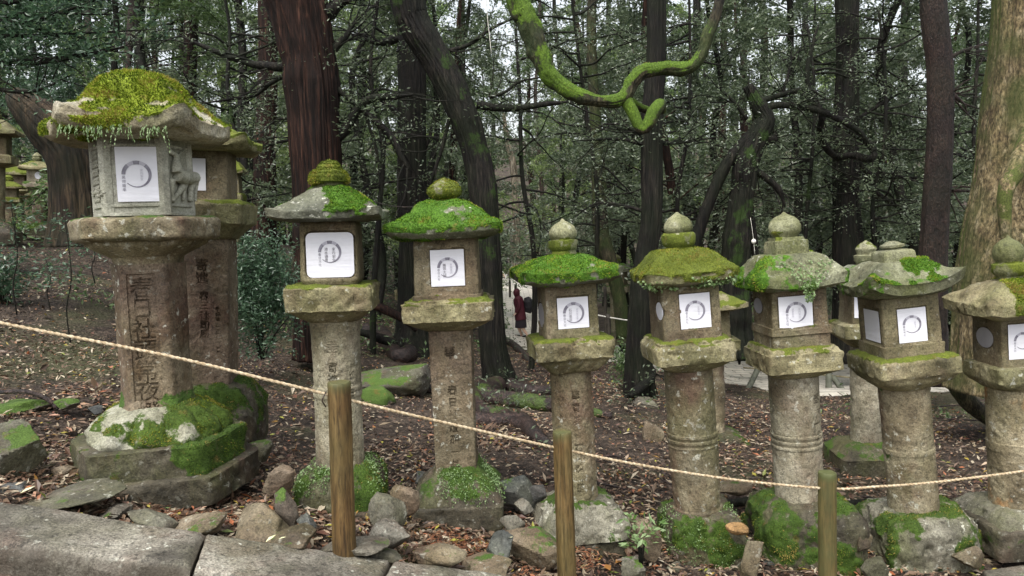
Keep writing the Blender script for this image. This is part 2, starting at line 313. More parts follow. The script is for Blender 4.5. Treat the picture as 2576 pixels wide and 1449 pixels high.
def twigs(cent, dirs, per, length, seed=0, droop=.2):
    rs = np.random.RandomState(seed); n = len(cent); cent = np.asarray(cent, float); dirs = np.asarray(dirs, float)
    dirs = dirs/(np.linalg.norm(dirs, axis=1)[:, None]+1e-9)
    t = rs.uniform(0, 1, (n, per, 1)); C = cent[:, None]+dirs[:, None]*t*length+rs.normal(0, length*.14, (n, per, 3)) - np.array([0, 0, droop])*length*t*t
    D = dirs[:, None]*.6+rs.normal(0, .65, (n, per, 3)); D[..., 2] *= .6
    return C.reshape(-1, 3), D.reshape(-1, 3)
# ---------------------------------------------------------------- path (draped)
PC = [(3400, 1030, 11), (2700, 995, 12.5), (2100, 962, 14.3), (1850, 935, 15.8), (1600, 890, 18.5), (1420, 855, 21.5), (1290, 800, 27), (1272, 730, 38), (1262, 695, 50)]
pp = np.array([list(P(*c)) for c in PC]); 
def catm(pts, m):
    pe = np.vstack([2*pts[0]-pts[1], pts, 2*pts[-1]-pts[-2]]); o = []
    for i in range(len(pts)-1):
        t = np.linspace(0, 1, m, endpoint=False)[:, None]; a, b, c_, d = pe[i:i+4]
        o.append(.5*((2*b)+(-a+c_)*t+(2*a-5*b+4*c_-d)*t*t+(-a+3*b-3*c_+d)*t**3))
    return np.vstack(o+[pts[-1:]])
pc = catm(pp, 30); T = np.gradient(pc[:, :2], axis=0); T /= np.linalg.norm(T, axis=1)[:, None]; Nn = np.stack([-T[:, 1], T[:, 0]], -1)
wv = np.linspace(-1, 1, 25); hw = 3.0
G2 = pc[:, None, :2]+Nn[:, None]*wv[None, :, None]*hw*(1+.06*np.sin(np.arange(len(pc))*.9))[:, None, None]
Zp = ground(G2[..., 0], G2[..., 1])+.03-.05*np.abs(wv)[None]**6
V = np.concatenate([G2, Zp[..., None]], -1).reshape(-1, 3); ii = np.arange(len(V)).reshape(len(pc), 25)
k = M('path_stone', .6, .4); br = k.n('ShaderNodeTexBrick'); k.l(k.sc((.9, .9, .9)), br.inputs['Vector']); br.inputs['Scale'].default_value = 1.; br.inputs['Mortar Size'].default_value = .012
br.inputs['Color1'].default_value = (.50, .47, .41, 1); br.inputs['Color2'].default_value = (.62, .58, .49, 1); br.inputs['Mortar'].default_value = (.1, .08, .06, 1)
c = k.mix(.6, br.outputs[0], k.ramp(k.noise(5, 6, .7), [(.3, .55), (.7, 1.3)]), 'MULTIPLY'); k.color(c); k.bump(k.noise(20), .4, .02)
solo('path', mesh_np('path', V, np.stack([ii[:-1, :-1], ii[:-1, 1:], ii[1:, 1:], ii[1:, :-1]], -1).reshape(-1, 4)), k.m, '', '', kind='structure')
# ---------------------------------------------------------------- lanterns
SQ = [(-90, 1), (0, 1), (90, 1), (180, 1)]
HX = [(-90, 1), (-24, 1), (24, 1), (90, 1), (156, 1), (204, 1)]
OC = [(a*45, 1) for a in range(8)]
def shape_r(th, poly, p):
    if p == 0: return np.ones_like(th)
    s = 0; mx = None
    for a, k_ in poly:
        cc = np.clip(np.cos(th-R(a))/k_, 0, None); s = s+cc**p
    r = s**(-1./p)
    return r
def loft(prof, poly=SQ, N=192, ds=.014, seed=0, rough=.004, lump=.0, petals=None, carve=None, recess=(), moss=None, cap=True, chip=.012):
    """prof: list of (z, a, p, lift) top to bottom in metres, local axis z"""
    th = np.linspace(0, 2*math.pi, N, endpoint=False)-math.pi/2
    rows = []
    rs_ = [shape_r(th, poly, q[2]) for q in prof]
    cornerness = [np.clip(x/x.min()-1, 0, .5) for x in rs_]
    cornerness = [x/max(x.max(), .06)*.414 for x in cornerness]
    if cap:
        for f in (.02, .35, .7): rows.append((prof[0][0], prof[0][1]*f*rs_[0], 0*th))
    for i in range(len(prof)-1):
        a, b = prof[i], prof[i+1]; m = max(1, int(math.hypot(a[0]-b[0], a[1]-b[1])/ds))
        for j in range(m):
            t = j/m; rr = (a[1]*rs_[i])*(1-t)+(b[1]*rs_[i+1])*t; z = a[0]*(1-t)+b[0]*t
            lf = (a[3]*(1-t)+b[3]*t)*(((cornerness[i]*(1-t)+cornerness[i+1]*t)/.414)**1.6)
            rows.append((z, rr, lf))
    b = prof[-1]; rows.append((b[0], b[1]*rs_[-1], b[3]*(cornerness[-1]/.414)**1.6))
    if cap:
        for f in (.7, .35, .02): rows.append((b[0], b[1]*f*rs_[-1], 0*th))
    Z = np.array([np.full(N, z)+lf for z, r, lf in rows]); RR = np.array([r for z, r, lf in rows])
    if petals:
        n, am, z0, z1 = petals; wgt = sstep(z0-.02, z0+.02, Z)*(1-sstep(z1-.02, z1+.02, Z)); RR = RR*(1+am*wgt*(np.abs(np.cos(n*th/2))[None]-.5))
    X = RR*np.cos(th); Y_ = RR*np.sin(th); V = np.stack([X, Y_, Z], -1)
    so_ = V+seed*3.7
    d = rough*fbm(so_, 9, 3, seed)+rough*.8*fbm(so_, 40, 2, seed+1)+lump*fbm(so_, 4.5, 3, seed+2)
    d = d - chip*np.clip(fbm(so_, 13, 3, seed+4)-.25, 0, 1)*2
    cvm = np.zeros(Z.shape)
    if carve is not None:
        c_ = carve(V); cvm = np.maximum(cvm, c_); d = d-.011*c_
    rad = np.stack([np.cos(th), np.sin(th), 0*th], -1)[None]
    V = V+rad*d[..., None]
    V[..., 2] += .5*d*np.sign(np.gradient(Z, axis=0)+1e-6)*-1
    for kind, ang, u0, z0, hwid, hh, dep in recess:
        n_ = np.array([math.cos(R(ang)), math.sin(R(ang)), 0]); t_ = np.array([-n_[1], n_[0], 0])
        u = V@t_-u0; zz = V[..., 2]-z0; fr = (V@n_) > 0
        ins = ((np.abs(u) < hwid)&(np.abs(zz) < hh)) if kind == 'r' else (((u/hwid)**2+(zz/hh)**2 < 1) if kind == 'e' else ((np.abs(u)/hwid)**7+(np.abs(zz)/hh)**7 < 1))
        V = V-n_*dep*(ins&fr)[..., None]
    m = len(rows); ii = np.arange(m*N).reshape(m, N); jj = np.roll(ii, -1, axis=1)
    Fq = np.stack([ii[:-1], ii[1:], jj[1:], jj[:-1]], -1).reshape(-1, 4)
    me = mesh_np('stone', V.reshape(-1, 3), Fq)
    nn = vnormals(me); vv = V.reshape(-1, 3)
    mo = np.zeros(len(vv))
    if moss is not None:
        mo = np.clip(moss(vv, nn, fbm(vv+seed*5.1, 7, 4, seed+9)), 0, 1)
        vv = vv+nn*(mo*.010*(1+fbm(vv, 30, 2, seed))) [:, None]; me.vertices.foreach_set('co', vv.astype(np.float32).ravel()); me.update()
    attr(me, 'moss', mo); attr(me, 'carve', cvm.ravel())
    try: me.set_sharp_from_angle(angle=R(50))
    except Exception: pass
    return me
def blades(me, n, L=.014, W=.004, thr=.55, seed=0, droop=.4):
    m = len(me.vertices); co = np.zeros(m*3, np.float32); me.vertices.foreach_get('co', co); co = co.reshape(-1, 3); nn = vnormals(me)
    a = np.zeros(m, np.float32); me.attributes['moss'].data.foreach_get('value', a)
    # area weighting by face
    fn = len(me.polygons); fv = np.zeros(fn*4, np.int32); me.polygons.foreach_get('vertices', fv); fv = fv.reshape(-1, 4)
    ar = np.zeros(fn, np.float32); me.polygons.foreach_get('area', ar)
    ok = (a[fv].mean(1) > thr); wgt = ar*ok; 
    if wgt.sum() < 1e-6: return None
    rs = np.random.RandomState(seed); fi = rs.choice(fn, n, p=wgt/wgt.sum()); wb = rs.dirichlet([1]*4, n)
    C = (co[fv[fi]]*wb[..., None]).sum(1)-nn[fv[fi, 0]]*.002; Nm = nn[fv[fi, 0]]
    D = Nm+rs.normal(0, .55, (n, 3))+np.array([0, 0, -droop])*(rs.uniform(0, 1, (n, 1)))
    pn = fbm(C+seed, 11, 4, seed); LL = L*np.clip(.85+.9*pn, .35, 1.6)
    me = leaf_mesh('moss', C, D, LL, W, seed=seed, nj=1.5); rv = np.clip(.48+.95*pn+rs.normal(0, .16, n), 0, .95); rv[rs.uniform(0, 1, n) < .02] = 1.; me.attributes['rnd'].data.foreach_set('value', np.repeat(rv, 4).astype(np.float32)); return me
def text_mesh(body, size, spacing=1.05):
    cu = bpy.data.curves.new('txt', 'FONT'); cu.body = '\n'.join(body); cu.size = size; cu.align_x = 'CENTER'; cu.space_line = spacing; cu.resolution_u = 3
    o = bpy.data.objects.new('txt', cu); COL.objects.link(o); dg = bpy.context.evaluated_depsgraph_get()
    me = bpy.data.meshes.new_from_object(o.evaluated_get(dg)); bpy.data.objects.remove(o); bpy.data.curves.remove(cu)
    return me
def glyph_carve(cols):
    """cols: (text, size, u_center, z_top, spacing, face angle)"""
    data = []
    for tx, size, u0, ztop, spc, ang in cols:
        me = text_mesh(tx, size, spc); vs = [v.co.copy() for v in me.vertices]
        if not vs: continue
        bv = BVHTree.FromPolygons(vs, [tuple(p.vertices) for p in me.polygons])
        y1 = max(v.y for v in vs); y0 = min(v.y for v in vs); x1 = max(abs(v.x) for v in vs)+.002; res = .0018
        gx = np.arange(-x1, x1, res); gz = np.arange(y0, y1, res); g = np.zeros((len(gz), len(gx)))
        for i, z in enumerate(gz):
            for j, x in enumerate(gx):
                if bv.ray_cast(Vector((x, z, 1)), Vector((0, 0, -1)))[0] is not None: g[i, j] = 1
        data.append((g, gx[0], gz[0], res, y1, u0, ztop, ang)); bpy.data.meshes.remove(me)
    def f(V):
        out = np.zeros(V.shape[:-1])
        for g, x0, z0, res, y1, u0, ztop, ang in data:
            n_ = np.array([math.cos(R(ang)), math.sin(R(ang)), 0]); t_ = np.array([-n_[1], n_[0], 0])
            u = V@t_-u0; zz = V[..., 2]-ztop+y1; i = ((zz-z0)/res).astype(int); j = ((u-x0)/res).astype(int)
            ok = (i >= 0)&(i < g.shape[0])&(j >= 0)&(j < g.shape[1])&((V@n_) > 0)
            v = np.zeros(u.shape); v[ok] = g[i[ok], j[ok]]; out = np.maximum(out, v)
        return out*(.35+.65*sstep(-.35, .1, fbm(V, 14, 2, 3)))
    return f
def mfull(th=.2, k=3.): return lambda v, n, f: (n[:, 2]-th)*k+f*1.6
def mthin(th=.65, am=2.5): return lambda v, n, f: (n[:, 2]-th)*am+f*1.5-.1
def mnone(v, n, f): return np.zeros(len(v))
class Lantern:
    def __init__(s, label, Y, top, bot, phi, group='stone lanterns standing in a row beside the path', seed=0):
        s.Y = Y; s.top = top; s.bot = bot; s.m = Y/F; s.seed = seed
        B = P(bot[0], bot[1], Y); T = P(top[0], top[1], Y); s.B = B; ax = (T-B).normalized(); s.ax = ax
        beta = math.atan2(B.x, B.y); s.r = R(phi)-beta; s.wf = (1+math.cos(beta))/2
        q = Vector((0, 0, 1)).rotation_difference(ax); Mr = q.to_matrix()@Matrix.Rotation(s.r, 3, 'Z')
        s.root = thing('stone_lantern', label, 'stone lantern', B, group); s.root.rotation_euler = Mr.to_euler(); s.MW = Matrix.Translation(B)@Mr.to_4x4(); s.lean = ax.z
    def axx(s, y): t = (y-s.top[1])/(s.bot[1]-s.top[1]); return s.top[0]+(s.bot[0]-s.top[0])*t
    def h(s, y, hw):
        return (P(s.axx(y), y, s.Y-hw*s.m*.96).z-s.B.z)/s.lean
    def prof(s, pts):
        o = []
        for q in pts:
            y, hw = q[0], q[1]; p = q[2] if len(q) > 2 else 0; lf = (q[3] if len(q) > 3 else 0)*s.m
            o.append((s.h(y, hw), hw*s.m*.975*(s.wf if p else s.wf*2-1), p, lf))
        for i in range(1, len(o)):      # keep heights monotone
            if o[i][0] > o[i-1][0]-.0005: o[i] = (o[i-1][0]-.0005,)+o[i][1:]
        return o
    def add(s, name, pts, m, parent=None, label=None, **kw):
        s.seed += 7; pr = s.prof(pts) if not kw.pop('metric', False) else pts
        me = loft(pr, seed=s.seed, **kw); me.name = name; return part(name, me, m, parent or s.root, label)
    def local(s, px, py, ang, a):
        """local (u, z) on the face plane with normal angle ang at apothem a that projects to px,py"""
        n_ = Vector((math.cos(R(ang)), math.sin(R(ang)), 0)); t_ = Vector((-n_.y, n_.x, 0))
        d = fw+rt*((px-CX)/F)+up*((CY-py)/F); inv = s.MW.inverted(); o = inv@CAM; dd = inv.to_3x3()@d
        k_ = (a-o.dot(n_))/dd.dot(n_); q = o+dd*k_; return q.dot(t_), q.z
    def face_frame(s, ang, a):
        n_ = Vector((math.cos(R(ang)), math.sin(R(ang)), 0)); t_ = Vector((-n_.y, n_.x, 0))
        return lambda u, z, off=0: n_*(a+off)+t_*u+Vector((0, 0, z))
def sheet(fr, outline, off, th=.002, crinkle=0):
    n = len(outline); V = [fr(u, z, off) for u, z in outline]+[fr(u, z, off-th) for u, z in outline]
    me = bpy.data.meshes.new('sheet'); me.from_pydata([tuple(v) for v in V], [], [tuple(range(n))]+[tuple(range(2*n-1, n-1, -1))]+[(i, i+n, (i+1) % n+n, (i+1) % n) for i in range(n)]); me.update(); return me
def rrect(u, z, w, h, r=.002, k=5):
    o = []
    for cx, cz, a0 in ((u+w-r, z-h+r, -90), (u+w-r, z+h-r, 0), (u-w+r, z+h-r, 90), (u-w+r, z-h+r, 180)):
        for i in range(k): a = R(a0+90*i/(k-1)); o.append((cx+r*math.cos(a), cz+r*math.sin(a)))
    return o
def ring_band(fr, u, z, r, t0, t1, w0, w1, off, n=24):
    V, Fc = [], []
    for i in range(n+1):
        t = i/n; a = R(t0+(t1-t0)*t); ww = (w0+(w1-w0)*t)
        for rr in (r+ww*.5, r-ww*.5): V.append(tuple(fr(u+rr*math.cos(a), z+rr*math.sin(a), off)))
    for i in range(n): Fc.append((2*i, 2*i+1, 2*i+3, 2*i+2))
    return V, Fc
def add_text(fr, body, size, u, ztop, off, spacing=1.05):
    me = text_mesh(body, size, spacing)
    if len(me.vertices) == 0: return me
    y1 = max(v.co.y for v in me.vertices)
    for v in me.vertices: v.co = fr(u+v.co.x, ztop+v.co.y-y1, off)
    me.update(); return me
def rec(L, x0, y0, x1, y1, a, ang=-90, kind='r', g=.005, dep=.013):
    um, zm = L.local((x0+x1)/2, (y0+y1)/2, ang, a); ua, _ = L.local(x0, (y0+y1)/2, ang, a); ub, _ = L.local(x1, (y0+y1)/2, ang, a)
    _, z1 = L.local((x0+x1)/2, y0, ang, a); _, z0 = L.local((x0+x1)/2, y1, ang, a)
    return (kind, ang, um, (z0+z1)/2, abs(ub-ua)/2+g, (z1-z0)/2+g, dep)
def paper(L, fb, x0, y0, x1, y1, a, ang=-90, r=.003, dep=.010, ring=True, side='春日大社', cols=(('家内安全', .5), ('', .5)), ringsz=.36, rc=(.0, .02)):
    um, zm = L.local((x0+x1)/2, (y0+y1)/2, ang, a); ua, _ = L.local(x0, (y0+y1)/2, ang, a); ub, _ = L.local(x1, (y0+y1)/2, ang, a)
    _, z1 = L.local((x0+x1)/2, y0, ang, a); _, z0 = L.local((x0+x1)/2, y1, ang, a)
    W = abs(ub-ua)/2; H = (z1-z0)/2; zm = (z0+z1)/2
    fr = L.face_frame(ang, a); e = .012
    me = sheet(fr, rrect(um, zm, W, H, r), -.003); pa = part('paper', me, m_paper, fb)
    if not ring: return pa
    rr = W*2*ringsz; cu, cz = um+rc[0]*W, zm+rc[1]*H; o1 = -.0013
    V, Fc = [], []
    for t0, t1, w0, w1 in ((178, 130, .26, .28), (104, 76, .28, .27), (50, -10, .26, .20), (-10, -80, .20, .09), (-80, -138, .09, .05)):
        v, f = ring_band(fr, cu, cz, rr*.88, t0, t1, w0*rr, w1*rr, o1); Fc += [tuple(i+len(V) for i in q) for q in f]; V += v
    me = bpy.data.meshes.new('ink_ring'); me.from_pydata(V, [], Fc); part('ink_ring', me, m_ink, pa)
    for t0, t1 in ((129, 105), (75, 51)):
        v, f = ring_band(fr, cu, cz, rr*.88, t0, t1, .26*rr, .26*rr, o1)
        me = bpy.data.meshes.new('ring_square'); me.from_pydata(v, [], f); part('ring_square', me, m_inkl, pa)
    part('ink_writing', add_text(fr, side, rr*.27, cu-rr*.88, cz-rr*.05, o1, 1.1), m_ink, pa)
    for (tx, sz), uo, mt in zip(cols, (.32, -.32), (m_inkd, m_inkd)):
        if tx: part('ink_writing', add_text(fr, tx, rr*sz*.5, cu+rr*uo, cz+rr*.42, o1, 1.0), m_inkd if sz > .5 else m_inkl, pa)
    return pa
def disc(L, fb, cx, cy, wpx, hpx, ang, a, m):
    u0, z0 = L.local(cx, cy, ang, a); ua, _ = L.local(cx-wpx/2, cy, ang, a); ub, _ = L.local(cx+wpx/2, cy, ang, a); _, za = L.local(cx, cy-hpx/2, ang, a); _, zb = L.local(cx, cy+hpx/2, ang, a)
    fr = L.face_frame(ang, a); o = [(u0+abs(ub-ua)/2*math.cos(t), z0+(za-zb)/2*math.sin(t)) for t in np.linspace(0, 2*math.pi, 40, endpoint=False)]
    part('round_paper', sheet(fr, o, -.004), m, fb)
def tinyleaf(L, name, me, n, Lf, thr, seed, mt=None, sel=None):
    m = len(me.vertices); co = np.zeros(m*3, np.float32); me.vertices.foreach_get('co', co); co = co.reshape(-1, 3); nn = vnormals(me)
    ok = np.where(sel(co, nn, fbm(co+seed, 9, 3, seed)))[0]
    if len(ok) < 5: return
    rs = np.random.RandomState(seed); i = rs.choice(ok, n); C = co[i]+rs.normal(0, .006, (n, 3))+nn[i]*.006; D = nn[i]*.4+rs.normal(0, .7, (n, 3))
    return leaf_mesh(name, C, D, Lf, Lf*.75, seed=seed, nj=1.2)
# ================================================================ the lantern row
FB = dict(N=256, ds=.007, rough=.003, chip=.006)
def A_(L, hw): return hw*L.m*.975*L.wf
# ---- 1 hexagonal lantern, leftmost
L = Lantern('large hexagonal stone lantern with domed yellow green moss roof and a carved deer', 4.0, (342, 184), (413, 1235), -10, seed=1); L.wf = 1.
rf = L.add('roof', [(184, 20, 8), (187, 55, 9), (195, 84, 10), (212, 108, 12), (240, 128, 14), (262, 150, 20, 8), (284, 188, 24, 22), (292, 203, 26, 32), (322, 201, 26, 30), (334, 188, 24, 20), (340, 150, 20, 8), (338, 118, 16)], m_l1r, poly=HX, N=288, ds=.009, rough=.007, lump=.012, chip=.02,
     moss=lambda v, n, f: np.maximum(np.clip((n[:, 2]-.12)*2.2, 0, 1)*.95, .95*sstep(-.5, -.3, n[:, 2])*sstep(.24, .14, np.abs(v[:, 0]+.10))*(v[:, 1] < 0)+.75*(n[:, 2] > -.3)*sstep(-.3, -.36, v[:, 0]))+f*1.2-.02-1.7*sstep(-.05, .22, fbm(v*np.array([1, 1, 2])+2, 8, 2, 8))*(v[:, 1] < .02)*np.clip((L.h(244, 130)-v[:, 2])/.03, 0, 1)*np.clip((v[:, 2]-L.h(292, 210))/.02, 0, 1))
part('moss', blades(rf.data, 30000, .017, .0045, .5, 3, .5), m_mossb['Y'], rf)
ctr = rf.data  # ferns hanging at the front eave
C, D = [], []
for k_ in range(60):
    u = random.uniform(-.26, .2); n_ = random.randint(5, 9); b = Vector((u, -A_(L, 211)+.005, L.h(314+random.uniform(-4, 6), 211)))
    dx = random.uniform(-.35, .35); ln = random.uniform(.02, .075) if k_ < 54 else random.uniform(.09, .13)
    for j in range(n_): C.append(b+Vector((dx*ln*j/n_, -.02*math.sin(j/n_*3), -ln*j/n_))); D.append((dx+random.uniform(-.4, .4), -.4, -1))
part('fern', leaf_mesh('fern', C, D, .016, .006, 5), l_bright, rf)
a = A_(L, 107); fbx = L.add('firebox', [(324, 105, 30), (543, 105, 30)], m_l1, poly=HX, N=256, ds=.01, rough=.002, chip=.004)
# posts and beams of the firebox
f = L.face_frame
cor = []
for i in range(6):
    n0, n1 = HX[i][0], HX[(i+1) % 6][0]; d = R((n1-n0) % 360); bis = R(n0)+d/2; rr = a*1.0/math.cos(d/2); cor.append((Vector((math.cos(bis), math.sin(bis), 0))*rr, bis))
zt, zb = L.h(329, 115), L.h(541, 115)
lst = []
for c_, bis in cor:
    w_ = .030; x = Vector((math.cos(bis), math.sin(bis), 0)); y = Vector((-x.y, x.x, 0)); o = c_-x*.028
    for s1, s2 in ((1, 1),):
        V = [o+x*dx*w_+y*dy*w_+Vector((0, 0, z)) for dx, dy in ((1.05, .55), (1.05, -.55), (.1, -1.25), (-.9, 0), (.1, 1.25), (1.05, .55)) for z in (zb, zt)]
        V = V[:10]; lst.append((np.array([list(v) for v in V]), [[2*i, 2*((i+1) % 5), 2*((i+1) % 5)+1, 2*i+1] for i in range(5)]))
for i, (ang, _) in enumerate(HX):
    c0, c1 = cor[i-1][0], cor[i][0]; n_ = Vector((math.cos(R(ang)), math.sin(R(ang)), 0))
    for y0, y1, off in ((326, 336, .004), (360, 368, .002), (512, 520, .005), (534, 543, .006), (340, 356, -.012), (524, 531, -.014)):
        z1, z0 = L.h(y0, 111), L.h(y1, 111); q0, q1 = c0*.93+c1*.07, c1*.93+c0*.07
        V = [q+n_*(off-.0 if k2 else off-.03)+Vector((0, 0, z)) for q in (q0, q1) for k2 in (0, 1) for z in (z0, z1)]
        lst.append((np.array([list(v) for v in V]), [[0, 1, 3, 2], [4, 6, 7, 5], [0, 4, 5, 1], [2, 3, 7, 6], [0, 2, 6, 4], [1, 5, 7, 3]]))
V, Fc = join_np(lst); me = mesh_np('frame', V, Fc, False); attr(me, 'moss', np.zeros(len(V)))
frm = part('frame', me, m_l1, fbx); bv = frm.modifiers.new('b', 'BEVEL'); bv.width = .004; bv.segments = 2; bv.limit_method = 'ANGLE'
paper(L, fbx, 292, 369, 398, 507, a+.006, -90, side='萬燈籠奉', cols=(('家内安全', .42), ('', 0)), ringsz=.36, rc=(-.02, -.02))
def relief(L, fbx, name, ang, a, balls, mt, flat=.4):
    """balls: (x_px, y_px, r_px, depth factor) chains merged by a voxel remesh into one carved body"""
    fr = L.face_frame(ang, a); bm_v, o = [], 0
    lst = []
    for ch in balls:
        nodes = []
        for x, y, r_ in ch:
            u, z = L.local(x, y, ang, a); nodes.append((fr(u, z, r_*L.m*.5), r_*L.m))
        if len(nodes) == 1: nodes.append((nodes[0][0]+Vector((0, 0, .004)), nodes[0][1]*.9)); nodes.insert(0, (nodes[0][0]+Vector((0, 0, -.01)), nodes[0][1]*.5))
        lst.append(tube(nodes, 12, .008, 2, .1))
    V, Fc = join_np(lst); me = mesh_np(name, V, Fc); ob = part(name, me, mt, fbx)
    rm = ob.modifiers.new('r', 'REMESH'); rm.mode = 'VOXEL'; rm.voxel_size = .005; rm.use_smooth_shade = True
    sm = ob.modifiers.new('s', 'SMOOTH'); sm.iterations = 4; return ob
relief(L, fbx, 'deer_relief', -24, a, [[(437, 440, 17), (452, 446, 18), (470, 447, 17), (486, 447, 14)], [(438, 436, 16), (438, 420, 13), (440, 406, 10), (442, 396, 7)], [(446, 395, 6), (436, 389, 6), (424, 383, 4)], [(446, 392, 4), (456, 382, 3.5), (464, 374, 2.5)], [(436, 386, 3), (428, 376, 3), (420, 370, 2.5)],
    [(429, 450, 9), (430, 475, 6), (432, 494, 5), (433, 507, 5)], [(461, 456, 10), (450, 478, 8), (440, 494, 6), (431, 507, 6)], [(462, 462, 8), (459, 485, 5.5), (459, 506, 5)], [(478, 456, 12), (475, 480, 8), (476, 507, 6.5)], [(488, 456, 9), (488, 480, 6), (488, 507, 5)]], m_l1)
relief(L, fbx, 'flower_relief', 204, a, [[(252+dx, 484+dy, rr)] for dx, dy, rr in ((0, 0, 9), (-8, 2, 8), (6, -6, 7), (8, 6, 7), (-2, -9, 6), (-12, 8, 6), (-16, -1, 5), (2, 10, 7), (13, 0, 6))], m_l1)
z0_, z1_ = L.h(505, 111), L.h(372, 111); fr = L.face_frame(204, a); lst = []
for i in range(6):
    for j in range(4):
        u = (j-1.5)*.035; z = z0_+(i+.5)*(z1_-z0_)/6; c_ = fr(u, z, -.004)
        lst.append(tube([(fr(u-.016, z-.02, -.002), .004), (fr(u, z, .001), .005), (fr(u+.016, z+.02, -.002), .004)], 6, .01)); lst.append(tube([(fr(u+.016, z-.02, -.002), .004), (fr(u, z, .001), .005), (fr(u-.016, z+.02, -.002), .004)], 6, .01))
V, Fc = join_np(lst); me = mesh_np('lattice', V, Fc); attr(me, 'moss', np.zeros(len(V))); part('lattice', me, m_l1, fbx)
pf = L.add('platform', [(546, 148, 18), (549, 162, 22), (554, 167, 26), (597, 165, 26), (603, 160, 22), (607, 148, 12)], m_sh, poly=HX, rough=.006, chip=.015, moss=mthin(.75, 1.6))
L.wf = .93
L.add('lotus_support', [(605, 151, 14), (616, 147, 10), (632, 126, 5), (648, 100, 4), (660, 90, 6), (666, 88, 8)], m_sh, parent=pf, poly=HX, rough=.004, petals=(18, .07, L.h(640, 120), L.h(606, 140)))
ash = A_(L, 88); zz = lambda y: L.h(y, 88)
cv = glyph_carve([('春日社頭常夜燈', .118, -.015, zz(697), .93, -90)])
L.add('shaft', [(665, 91, 18), (700, 89, 18), (1010, 86, 18), (1030, 92, 18), (1045, 95, 16)], m_sh1, poly=HX, N=420, ds=.004, rough=.0035, chip=.008, carve=cv, recess=[('r', -90, -.012, (zz(690)+zz(1010))/2, .068, (zz(690)-zz(1010))/2, .009)], moss=lambda v, n, f: sstep(.2, .05, v[:, 2]-zz(1045))*.8+f-.45)
bs = L.add('lotus_base', [(1030, 96, 8), (1045, 116, 6), (1065, 142, 5), (1095, 166, 6), (1127, 178, 8), (1136, 174, 10)], m_bsl, poly=HX, N=240, ds=.01, rough=.007, lump=.008, petals=(12, .17, L.h(1125, 180), L.h(1050, 140)), moss=lambda v, n, f: f*1.5+.12+.9*sstep(-.1, .25, v[:, 0])+.7*sstep(-.12, -.3, v[:, 0])*(v[:, 2] > L.h(1090, 160)))
part('moss', blades(bs.data, 9000, .013, .004, .6, 4), m_mossb['O'], bs)
pl = L.add('plinth', [(1139, 202, 24), (1143, 208, 26), (1222, 208, 26), (1229, 203, 20)], m_bs, poly=HX, N=240, rough=.008, chip=.02, moss=lambda v, n, f: f*1.7+.1*n[:, 2]+.8*sstep(.02, .25, v[:, 0])-.15)
part('moss', blades(pl.data, 6000, .012, .004, .55, 4), m_mossb['D'], pl)
L.add('footing', [(1226, 238, 30), (1230, 242, 30), (1280, 242, 30), (1300, 240, 30)], m_bs, poly=HX, N=200, rough=.012, chip=.03, label='low wide dark slab under the plinth', moss=mthin(.9, .6))
# ---- second lantern behind the first
L = Lantern('stone lantern with carved characters standing right behind the hexagonal one', 4.9, (520, 338), (535, 1130), -14, seed=2)
L.add('roof', [(300, 30, 10), (322, 70, 14), (338, 100, 20, 4), (346, 122, 26, 14), (364, 122, 26, 14), (372, 106, 18)], m_ro, rough=.008, lump=.01, moss=mfull(-.1))
a = A_(L, 64); q = (478, 398, 517, 479); rcs = [rec(L, *q, a)]
fbx = L.add('firebox', [(366, 62, 26), (500, 64, 26), (504, 70, 22), (520, 70, 20)], m_fb, recess=rcs, moss=mnone, **FB); paper(L, fbx, *q, a, ring=False)
L.add('platform', [(504, 98, 20), (512, 108, 24), (560, 106, 24), (572, 92, 14), (600, 68, 10)], m_ro, rough=.010, chip=.035, moss=mthin(.3, 1.6))
zz = lambda y: L.h(y, 60); cv = glyph_carve([('寄進', .085, -.01, zz(650), 1.0, -90), ('春三社司屋', .065, .00, zz(733), .95, -90), ('享保三年正月吉日', .035, .085, zz(770), 1.1, -90)])
L.add('shaft', [(600, 62, 24), (960, 60, 24), (985, 62, 20)], m_sh1, N=360, ds=.005, rough=.003, carve=cv, moss=lambda v, n, f: sstep(.25, .0, v[:, 2]-zz(985))*.8+f-.5)
pl = L.add('lotus_base', [(968, 66, 8), (985, 95, 7), (1030, 120, 7), (1050, 128, 10), (1140, 128, 16), (1160, 126, 16)], m_bs, rough=.015, lump=.03, moss=lambda v, n, f: f*1.5+n[:, 2]*.6+.25)
part('moss', blades(pl.data, 7000, .012, .004, .55, 4), m_mossb['D'], pl)
# ---- 2 rounded square paper
L = Lantern('stone lantern with round cornered white paper and patchy moss roof behind the nearest post', 4.1, (828, 405), (862, 1300), -9, seed=3)
fi = L.add('finial', [(405, 5), (409, 19), (417, 26), (426, 29), (431, 40), (439, 47), (452, 47), (458, 40), (462, 36), (476, 35)], m_fin, rough=.004, lump=.008, moss=lambda v, n, f: 1.2*(v[:, 2] > L.h(458, 40))+f*.8-.1)
part('moss', blades(fi.data, 5000, .012, .004, .5, 5), m_mossb['O'], fi)
rf = L.add('roof', [(472, 34, 4), (477, 50, 6), (490, 74, 9), (508, 104, 14), (522, 124, 20, 3), (528, 138, 30, 7), (530, 139, 30, 9), (549, 136, 30, 8), (553, 110, 24, 3), (557, 80, 20)], m_rg, N=256, ds=.009, rough=.008, lump=.012, chip=.02,
     moss=lambda v, n, f: np.where(v[:, 1] < 0.1, (f*1.6+.15+.9*sstep(-.06, .06, v[:, 0]))*(1-.9*sstep(.21, .26, v[:, 0])), f+.2)*np.clip(n[:, 2]*3+1.2, 0, 1))
part('moss', blades(rf.data, 18000, .010, .0045, .5, 6), m_mossb['G'], rf)
a = A_(L, 71); q = (770, 585, 890, 698); rcs = [rec(L, *q, a)]
